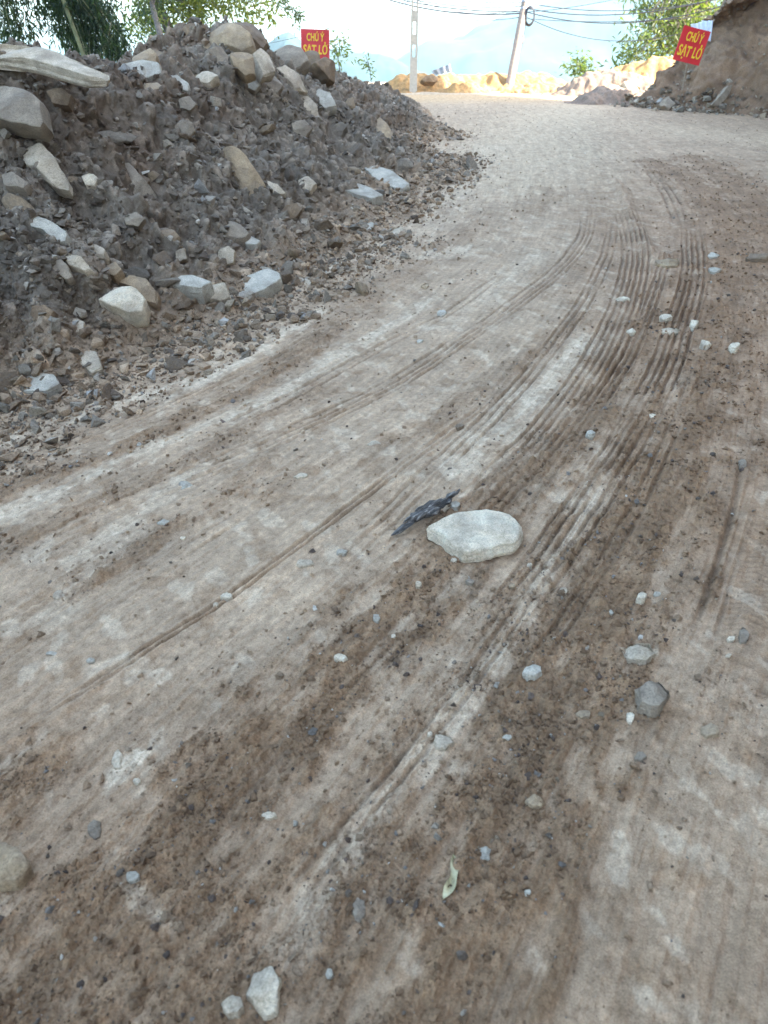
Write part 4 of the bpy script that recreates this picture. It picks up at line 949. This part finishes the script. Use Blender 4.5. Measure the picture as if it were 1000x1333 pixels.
sign(900.5, 59.5, 17.0, 38, 33, R(11), R(5), 92, 'tilted red warning sign with yellow letters on the right hillside')
# white crumpled sheets behind the right sign
def sheet(poly, t, label, mat, seed, waves=3, dep=.05):
    p = [P3(a, b, t) for a, b in poly]; n1, n2 = 26, 18; V = []
    for i in range(n2):
        for k in range(n1):
            a = k / (n1 - 1); c = i / (n2 - 1); q_ = (p[0] * (1 - a) + p[1] * a) * (1 - c) + (p[3] * (1 - a) + p[2] * a) * c
            V.append(q_ + np.array([0, dep * math.sin(a * waves * 6.283) + .03 * c, 0]))
    V = np.array(V); c0 = V.mean(0); V -= c0; fc = grid_faces(n2, n1)
    V += .012 * np.stack([vn3(V, .12, seed + k) for k in range(3)], 1)
    ring = [k for k in range(n1)] + [i * n1 + n1 - 1 for i in range(1, n2)] + [(n2 - 1) * n1 + k for k in range(n1 - 2, -1, -1)] + [i * n1 for i in range(n2 - 2, 0, -1)]
    rim = [[a, a + len(V), c + len(V), c] for a, c in zip(ring, ring[1:] + ring[:1])]
    o = mk_obj('metal_sheet', np.vstack([V, V + [0, .006, 0]]), np.vstack([fc, fc[:, ::-1] + len(V), rim]), mat, True); o.location = c0; return tag(o, label, 'metal sheet')
M_SHEET = plain('white_sheet', (.62, .66, .70), .45, 8, .15, .3)
sheet([(899, 32), (915, 28), (917, 50), (906, 46)], 17.25, 'crumpled white metal sheet behind the left part of the right sign', M_SHEET, 5, 1.5)
sheet([(914, 27), (928, 27), (926, 54), (915, 50)], 17.4, 'ribbed white metal sheet standing behind the top right of the right sign', M_SHEET, 9, 2)
M_GS = plain('grey_sheet', (.30, .31, .31), .6, 8, .25, .3)
sheet([(562, 92), (586, 83), (588, 93), (566, 98)], 25.2, 'grey sheet of roofing propped on the yellow heap right of the white pole', M_GS, 15, 3, .04)

# ------------------------------------------------------------------ poles and cables
def tube(pts, rad, n=10):
    pts = np.asarray(pts, float); V = []; rad = np.broadcast_to(rad, (len(pts),))
    up = np.array([0.03, 1, .05])
    for i, p in enumerate(pts):
        d = pts[min(i + 1, len(pts) - 1)] - pts[max(i - 1, 0)]; d /= np.linalg.norm(d) + 1e-9
        u_ = up if abs(d @ up) < .92 else np.array([1., 0, 0]); a = np.cross(d, u_); a /= np.linalg.norm(a); b = np.cross(d, a)
        for k in range(n): f = 2 * math.pi * k / n; V.append(p + rad[i] * (a * math.cos(f) + b * math.sin(f)))
    fc = [[i * n + k, i * n + (k + 1) % n, (i + 1) * n + (k + 1) % n, (i + 1) * n + k] for i in range(len(pts) - 1) for k in range(n)]
    return np.array(V), fc
def tube_obj(name, pts, rad, mat, parent=None, n=10):
    V, f = tube(pts, rad, n); return mk_obj(name, V, f, mat, True, parent=parent)
M_CONC = plain('concrete', (.50, .44, .35), .85, 12, .15, .3); M_CABLE = plain('cable_black', (.05, .055, .07), .5, 10, .2, .1); M_POLEW = plain('pole_weathered', (.30, .24, .19), .85, 12, .3, .4); M_IRON = plain('galvanised_iron', (.35, .35, .36), .5, 12, .2, .1)
pa_ = P3(538, 118, 24.5); root = empty('utility_pole', (pa_[0], pa_[1], 0))
def hpole(root, Hh=8.5, w0=.245, w1=.16, dpt=.2):
    """square concrete pole with a row of rectangular through-holes"""
    holes = [(1.0 + .62 * k, 1.0 + .62 * k + .34) for k in range(11)]
    lv = [-.6] + [z for h_ in holes for z in h_] + [Hh]
    V = []; Fc = []
    def wq(z): return (w0 + (w1 - w0) * max(z, 0) / Hh)
    def bx(x0, x1, z0, z1, f0, f1):
        i = len(V)
        for z, w_ in ((z0, wq(z0)), (z1, wq(z1))):
            for (xx, yy) in ((x0, -1), (x1, -1), (x1, 1), (x0, 1)): V.append((xx * w_ / 2, yy * dpt / 2 * w_ / w0, z))
        Fc.extend([[i, i + 1, i + 5, i + 4], [i + 1, i + 2, i + 6, i + 5], [i + 2, i + 3, i + 7, i + 6], [i + 3, i, i + 4, i + 7]])
        if f0: Fc.append([i + 3, i + 2, i + 1, i])
        if f1: Fc.append([i + 4, i + 5, i + 6, i + 7])
    for k in range(len(lv) - 1):
        if k % 2 == 0: bx(-1, 1, lv[k], lv[k + 1], True, True)
        else: bx(-1, -.45, lv[k], lv[k + 1], False, False); bx(.45, 1, lv[k], lv[k + 1], False, False)
    return mk_obj('shaft', V, Fc, M_CONC, False, parent=root)
hpole(root)
box('crossarm', 1.4, .08, .08, (0, -.14, 8.0), M_IRON, root); 
for k in (-.6, 0, .6): tube_obj('insulator', [(k, -.14, 8.04), (k, -.14, 8.1), (k, -.14, 8.14), (k, -.14, 8.2)], [.025, .05, .03, .045], M_CONC, root)
tag(root, 'white square concrete utility pole with rectangular holes behind the bank', 'utility pole')
b0 = P3(663, 106, 25.0); b1 = P3(683, 0, 24.6); dv = (b1 - b0) / (b1[2] - b0[2])
root2 = empty('utility_pole', (b0[0], b0[1], b0[2] - .3))
hts = np.linspace(-.2, 8.3, 14); tube_obj('shaft', [dv * h_ for h_ in hts], np.linspace(.145, .095, 14), M_POLEW, root2, 16)
for h_ in (2.3, 2.5, 5.5): tube_obj('band', [dv * (h_ + q_) for q_ in (0, .02, .04, .06)], [.135, .139, .139, .135], M_IRON, root2, 16)
cen = dv * 2.15 + np.array([.22, -.12, 0])
for j in range(4):
    tube_obj('cable_coil', [cen + np.array([(.13 + .015 * j) * math.cos(a), .02 * j, (.22 + .02 * j) * math.sin(a)]) for a in np.linspace(0, 6.3, 28)], .012, M_CABLE, root2, 6)
tube_obj('cable_drop', [cen + np.array([-.1, 0, .1]), cen + np.array([-.12, 0, -.3]), cen + np.array([-.18, 0, -.9]), dv * .6 + np.array([.13, 0, 0])], .01, M_CABLE, root2, 6)
box('bracket', .08, .06, .25, tuple(dv * 1.5 + np.array([.14, -.06, 0])), M_IRON, root2)
tag(root2, 'leaning weathered utility pole with coiled cables on its side', 'utility pole')
def wire(a, b, sag, label, r=.011, n=40):
    a = np.array(a); b = np.array(b); s_ = np.linspace(0, 1, n)[:, None]; p = a * (1 - s_) + b * s_; p[:, 2] -= (4 * sag * s_ * (1 - s_))[:, 0]
    tag(tube_obj('overhead_cable', p, r, M_CABLE, None, 6), label, 'cable', 'overhead cables between the utility poles')
top2 = lambda px, py: P3(px, py, 24.7)
wire(P3(440, -25, 26), top2(680, 17), .35, 'lowest overhead cable sagging from upper left to the leaning pole', .02)
wire(P3(420, -32, 26.5), top2(680, 15), .30, 'second overhead cable just above the lowest one left of the leaning pole', .016)
wire(P3(470, -20, 26), top2(681, 8), .25, 'third overhead cable left of the leaning pole', .013)
wire(P3(520, -12, 26), top2(682, 3), .12, 'topmost overhead cable left of the leaning pole', .012)
wire(top2(680, 14), P3(1000, -12, 22), .55, 'lowest overhead cable running right from the leaning pole', .014)
wire(top2(681, 10), P3(1000, -22, 22), .45, 'middle overhead cable running right from the leaning pole', .014)
wire(top2(682, 3), P3(1010, -20, 22.5), .42, 'upper overhead cable running right from the leaning pole', .012)
wire(top2(683, 24), P3(1000, 10, 22), .2, 'thin overhead cable running lowest to the right hand tree', .009)
wire(P3(380, 76, 30), P3(560, -16, 25), .15, 'thin overhead cable slanting up behind the left sign', .009)
wire(P3(330, 60, 32), P3(600, -30, 25), .25, 'very faint slanting overhead cable above the left sign', .008)

wire(P3(455, -25, 27), top2(680, 22), .5, 'slackest overhead cable bellying left of the leaning pole', .01)
wire(P3(500, -22, 26), top2(681, 12), .42, 'slack overhead cable between the lowest two left of the leaning pole', .009)
wire(top2(680, 19), P3(1000, -2, 22), .9, 'slackest overhead cable running right from the leaning pole', .01)
wire(top2(681, 16), P3(900, -28, 23), .15, 'taut overhead cable rising right from the leaning pole', .009)
# ------------------------------------------------------------------ trees
def leaves(cent, n, rs_, L, spread, droop, cA, cB, wfac=.22, up=.0):
    """n lance-shaped leaves hung round the given twig points"""
    ci = rs_.randint(0, len(cent), n); p = cent[ci] + rs_.normal(0, 1, (n, 3)) * spread
    az = rs_.uniform(0, 6.283, n); el = rs_.normal(-droop, .45, n)
    d = np.stack([np.cos(az) * np.cos(el), np.sin(az) * np.cos(el), np.sin(el)], 1)
    r_ = rs_.normal(0, 1, (n, 3)); s_ = np.cross(d, r_); s_ /= np.linalg.norm(s_, axis=1)[:, None] + 1e-9
    ln = L * rs_.uniform(.55, 1.2, n)[:, None]; nrm = np.cross(d, s_)
    v = np.stack([p, p + d * ln * .4 + s_ * ln * wfac * .5, p + d * ln + nrm * ln * -.12, p + d * ln * .4 - s_ * ln * wfac * .5], 1).reshape(-1, 3)
    f = np.arange(4 * n).reshape(-1, 4); m_ = rs_.uniform(0, 1, (n, 1)); c = np.array(cA) * (1 - m_) + np.array(cB) * m_; c *= rs_.uniform(.7, 1.3, (n, 1))
    return v, f, np.repeat(c, 4, 0)
def grow(base, tips, rs_, r0=.05, r1=.008, bend=.3, nseg=10):
    """limbs from base to each tip; returns tube verts/faces and twig points"""
    Vs, Fs, tw = [], [], []; off = 0
    for tp in tips:
        b = np.array(base[rs_.randint(len(base))] if isinstance(base, list) else base, float); tp = np.array(tp, float)
        s_ = np.linspace(0, 1, nseg)[:, None]; p = b * (1 - s_) + tp * s_; L = np.linalg.norm(tp - b)
        p += np.sin(s_ * math.pi) * rs_.normal(0, bend * L * .12, 3); p[:, 2] += (np.sin(s_ * math.pi) * bend * L * .25)[:, 0]
        V, f = tube(p, np.linspace(r0, r1, nseg), 6); Vs.append(V); Fs += [[q_ + off for q_ in g] for g in f]; off += len(V); tw.append(p[nseg // 3:])
    return np.vstack(Vs), Fs, np.vstack(tw)
def foliage_plant(name, label, cat, base, trunk_pts, trunk_r, tips, seed, nleaf, L, spread, droop, cA, cB, limb_r=.03, group=None, wfac=.22, bend=.3, barkm=None, attach=None):
    rs_ = np.random.RandomState(seed); root = empty(name, tuple(base)); b = np.array(base)
    tp = np.array(trunk_pts) - b
    V, f = tube(tp, np.linspace(trunk_r, trunk_r * .45, len(tp)), 10); mk_obj('trunk', V, f, barkm or M_BARK, True, parent=root)
    at_ = [tp[k] for k in (attach or [-1])]
    V, f, tw = grow(at_, [np.array(t_) - b for t_ in tips], rs_, limb_r, .006, bend); mk_obj('limbs', V, f, barkm or M_BARK, True, parent=root)
    # twig clouds
    tw = tw[rs_.randint(0, len(tw), 4 * len(tips))] + rs_.normal(0, spread * 1.2, (4 * len(tips), 3))
    tw = np.vstack([tw] * 1 + [np.array(tips) - b])
    v, f, c = leaves(tw, nleaf, rs_, L, spread, droop, cA, cB, wfac); o = mk_obj('crown', v, f, M_LEAF, False, c, parent=root)
    tag(root, label, cat, group); return root
def pxs(lst, t, dt=.8, seed=1):
    r_ = random.Random(seed); return [P3(a, b, t + r_.uniform(-dt, dt)) for a, b in lst]
def blob(cx, cy, rx, ry, n, t, dt, seed):
    r_ = random.Random(seed); out = []
    for _ in range(n):
        a = r_.uniform(0, 6.28); q_ = math.sqrt(r_.random()); out.append(P3(cx + rx * q_ * math.cos(a), cy + ry * q_ * math.sin(a), t + r_.uniform(-dt, dt)))
    return out
GA, GB = (.022, .042, .022), (.055, .085, .035); YA, YB = (.08, .11, .025), (.24, .25, .055)
# shaded bamboo, far left
bz = P3(-40, 200, 13); 
foliage_plant('bamboo', 'dark drooping bamboo at the top left corner', 'bamboo', (bz[0], bz[1], -1), [(bz[0], bz[1], -1), (bz[0] + .1, bz[1], 1), (bz[0] + .4, bz[1] - .3, 3), (bz[0] + 1.0, bz[1] - .5, 5)], .06,
   blob(8, 15, 42, 38, 18, 13, .8, 1) + blob(-70, -40, 80, 60, 16, 13, 1, 2), 21, 5200, .17, .13, .95, GA, GB, .015, wfac=.2, attach=[-1, -2], barkm=M_STEM)
bz = P3(150, 200, 14)
foliage_plant('bamboo', 'dark bamboo with hanging sprays behind the blue crest slab', 'bamboo', (bz[0], bz[1], -1), [(bz[0], bz[1], -1), (bz[0] - .15, bz[1], .8), (bz[0] - .5, bz[1], 2.4), (bz[0] - .9, bz[1] - .4, 4.6)], .05,
   blob(112, 40, 40, 42, 26, 14, .7, 3) + blob(150, 62, 18, 24, 12, 14, .5, 4) + blob(70, -40, 90, 40, 16, 14, 1, 5) + blob(70, 25, 20, 22, 5, 14, .5, 14), 22, 7500, .17, .12, 1.0, GA, GB, .013, wfac=.2, attach=[-1, -2, -3], barkm=M_STEM)
# sunlit tree with a double trunk
tb = P3(235, 80, 26); t1_ = P3(222, 45, 26); t2_ = P3(200, -10, 26); 
foliage_plant('broadleaf_tree', 'sunlit yellow green tree with a dark trunk behind the bank top', 'tree', (tb[0], tb[1], -1.5), [(tb[0] + .2, tb[1], -1.5), tuple(tb), tuple(t1_), tuple(t2_), tuple(P3(185, -80, 26))], .25,
   blob(265, 8, 60, 18, 22, 26, 1.2, 6) + blob(320, 2, 40, 20, 14, 26, 1, 7) + blob(190, 25, 18, 22, 8, 26, 1, 8) + blob(250, -70, 120, 50, 40, 26, 2, 9), 23, 9000, .26, .30, .55, YA, YB, .05, wfac=.3, attach=[-1, -2])
foliage_plant('young_tree', 'second dark slim trunk just left of the sunlit tree', 'tree', tuple(P3(208, 80, 22)), [tuple(P3(212, 90, 22)), tuple(P3(210, 50, 22)), tuple(P3(199, 10, 22)), tuple(P3(186, -60, 22))], .12,
   blob(180, -60, 60, 25, 14, 22, 1, 10) + blob(195, 5, 20, 14, 3, 22, .5, 11), 24, 1400, .22, .25, .5, GA, YA, .03, wfac=.3, attach=[-1, -2])
# sprigs hanging beside the left sign
foliage_plant('sapling', 'thin sapling with small leaves above and right of the left sign', 'sapling', tuple(P3(446, 130, 19)), [tuple(P3(446, 130, 19)), tuple(P3(444, 100, 19)), tuple(P3(440, 75, 19)), tuple(P3(436, 60, 19))], .02,
   pxs([(437, 58), (440, 70), (446, 62), (452, 50), (430, 66), (441, 85)], 19, .3, 3), 25, 150, .17, .09, .4, YA, YB, .008, wfac=.28, attach=[-1, -2])
foliage_plant('hanging_branch', 'leafy branch hanging down left of the left sign', 'branch', tuple(P3(330, -60, 24)), [tuple(P3(330, -60, 24)), tuple(P3(345, -35, 24)), tuple(P3(358, -12, 24)), tuple(P3(372, 8, 24))], .03,
   pxs([(362, 4), (372, 10), (382, 18), (390, 22), (357, -5), (392, 20), (389, 30)], 24, .4, 4), 26, 200, .20, .07, .5, GB, YA, .01, wfac=.28, attach=[-1, -2])
foliage_plant('weed', 'spindly weed on the bank right of the left sign', 'weed', tuple(P3(484, 112, 17)), [tuple(P3(484, 112, 17)), tuple(P3(482, 95, 17)), tuple(P3(478, 80, 17))], .008,
   pxs([(476, 72), (480, 80), (484, 92), (474, 78)], 17, .2, 5), 27, 50, .12, .05, .3, GB, YB, .005, wfac=.3, attach=[-1, -2])
# right hand tree on the shoulder of the hill
tb = P3(900, 80, 30)
foliage_plant('broadleaf_tree', 'large leafy tree growing out behind the right hillside', 'tree', (tb[0], tb[1], -.3), [(tb[0], tb[1], -.3), (tb[0] - .1, tb[1], 1), (tb[0] + .1, tb[1] + .1, 2.5), (tb[0] + .5, tb[1], 5)], .16,
   blob(860, 25, 40, 38, 34, 29, 1.2, 12) + blob(820, 66, 16, 16, 7, 29, .6, 13) + blob(905, 20, 40, 38, 22, 30, 1, 15) + blob(850, -50, 80, 40, 36, 29.5, 1.5, 16) + blob(840, 78, 30, 8, 6, 29, .8, 17), 28, 7500, .27, .30, .6, (.05, .085, .025), (.15, .18, .05), .035, wfac=.3, attach=[-1, -2, -3])
foliage_plant('bush', 'small leafy bush behind the brown heap, right of the leaning pole', 'bush', tuple(P3(762, 108, 28)), [tuple(P3(762, 108, 28)), tuple(P3(760, 96, 28)), tuple(P3(756, 88, 28))], .03,
   blob(752, 84, 16, 9, 10, 28, .4, 18) + blob(768, 90, 8, 5, 4, 28, .3, 19), 29, 420, .22, .13, .2, (.05, .085, .025), (.14, .18, .05), .012, wfac=.32, attach=[-1, -2])

# ------------------------------------------------------------------ hills and mountains across the valley
M_HILL = plain('forested_slope', (.03, .06, .065), .95, .03, .35, .0)
def ridge(name, label, prof, dist, depth, base_z, seed, rough, n=220, m=60):
    px = np.array([p[0] for p in prof], float); py = np.array([p[1] for p in prof], float)
    q_ = np.linspace(px[0], px[-1], n); hy = np.interp(q_, px, py); V = []
    xs_ = (q_ - 500) / F * dist * CT * 1.0
    for j in range(m):
        b = j / (m - 1) * 2 - 1
        d = dist + b * depth
        for i in range(n):
            zt = CAMH + pdir(q_[i], hy[i])[2] / pdir(q_[i], hy[i])[1] * dist
            xx = pdir(q_[i], hy[i])[0] / pdir(q_[i], hy[i])[1] * dist
            V.append((xx * (1 + .0 * b), d, base_z + (zt - base_z) * (1 - abs(b) ** 1.3)))
    V = np.array(V); V[:, 2] += rough * fbm(V[:, 0], V[:, 1], depth * .5, 5, seed, .55) * .8
    return tag(mk_obj(name, V, grid_faces(m, n), M_HILL, True), label, 'hill', kind='structure')
ridge('hill', 'low hazy blue hill beyond the left sign', [(250, 90), (330, 62), (362, 42), (378, 38), (395, 52), (440, 68), (470, 72), (500, 78), (540, 86), (600, 96), (660, 110)], 520, 140, -55, 401, 5)
ridge('mountain', 'pale hazy mountain rising to the right across the valley', [(200, 130), (400, 110), (500, 78), (560, 44), (640, 22), (720, 2), (800, -20), (900, -60), (1100, -90), (1400, -100)], 1350, 420, -90, 407, 22)
ridge('mountain', 'faint farther ridge at the left of the valley', [(-400, 30), (-200, 40), (0, 60), (300, 78), (500, 60), (700, 60)], 2000, 350, -90, 411, 20)
gv = np.linspace(-2250, 2250, 60); vx, vy = np.meshgrid(gv, np.linspace(60, 2400, 60))
o = mk_obj('valley', np.stack([vx.ravel(), vy.ravel(), -62 - .0 * vx.ravel()], 1), grid_faces(60, 60), M_HILL); tag(o, 'wooded valley floor far below', 'valley', kind='structure')

# tree tops on the low hill
# ------------------------------------------------------------------ haze
def haze():
    m = bpy.data.materials.new('haze'); m.use_nodes = True; t = m.node_tree; t.nodes.clear()
    out = t.nodes.new('ShaderNodeOutputMaterial'); v = t.nodes.new('ShaderNodeVolumePrincipled')
    v.inputs['Color'].default_value = (.60, .90, 1.0, 1); v.inputs['Density'].default_value = HAZE; v.inputs['Anisotropy'].default_value = .2
    t.links.new(v.outputs[0], out.inputs['Volume'])
    bm = bmesh.new(); bmesh.ops.create_cube(bm, size=1)
    x0, x1, y0, y1, z0, z1 = -2300, 2300, -320, 2450, -140, 330
    for q_ in bm.verts: q_.co = (x0 if q_.co.x < 0 else x1, y0 if q_.co.y < 0 else y1, z0 if q_.co.z < 0 else z1)
    me = bpy.data.meshes.new('haze'); bm.to_mesh(me); bm.free(); me.materials.append(m)
    tag(link(bpy.data.objects.new('haze', me)), 'pale blue haze filling the valley air', 'haze', kind='stuff')
HAZE = .0003
haze()
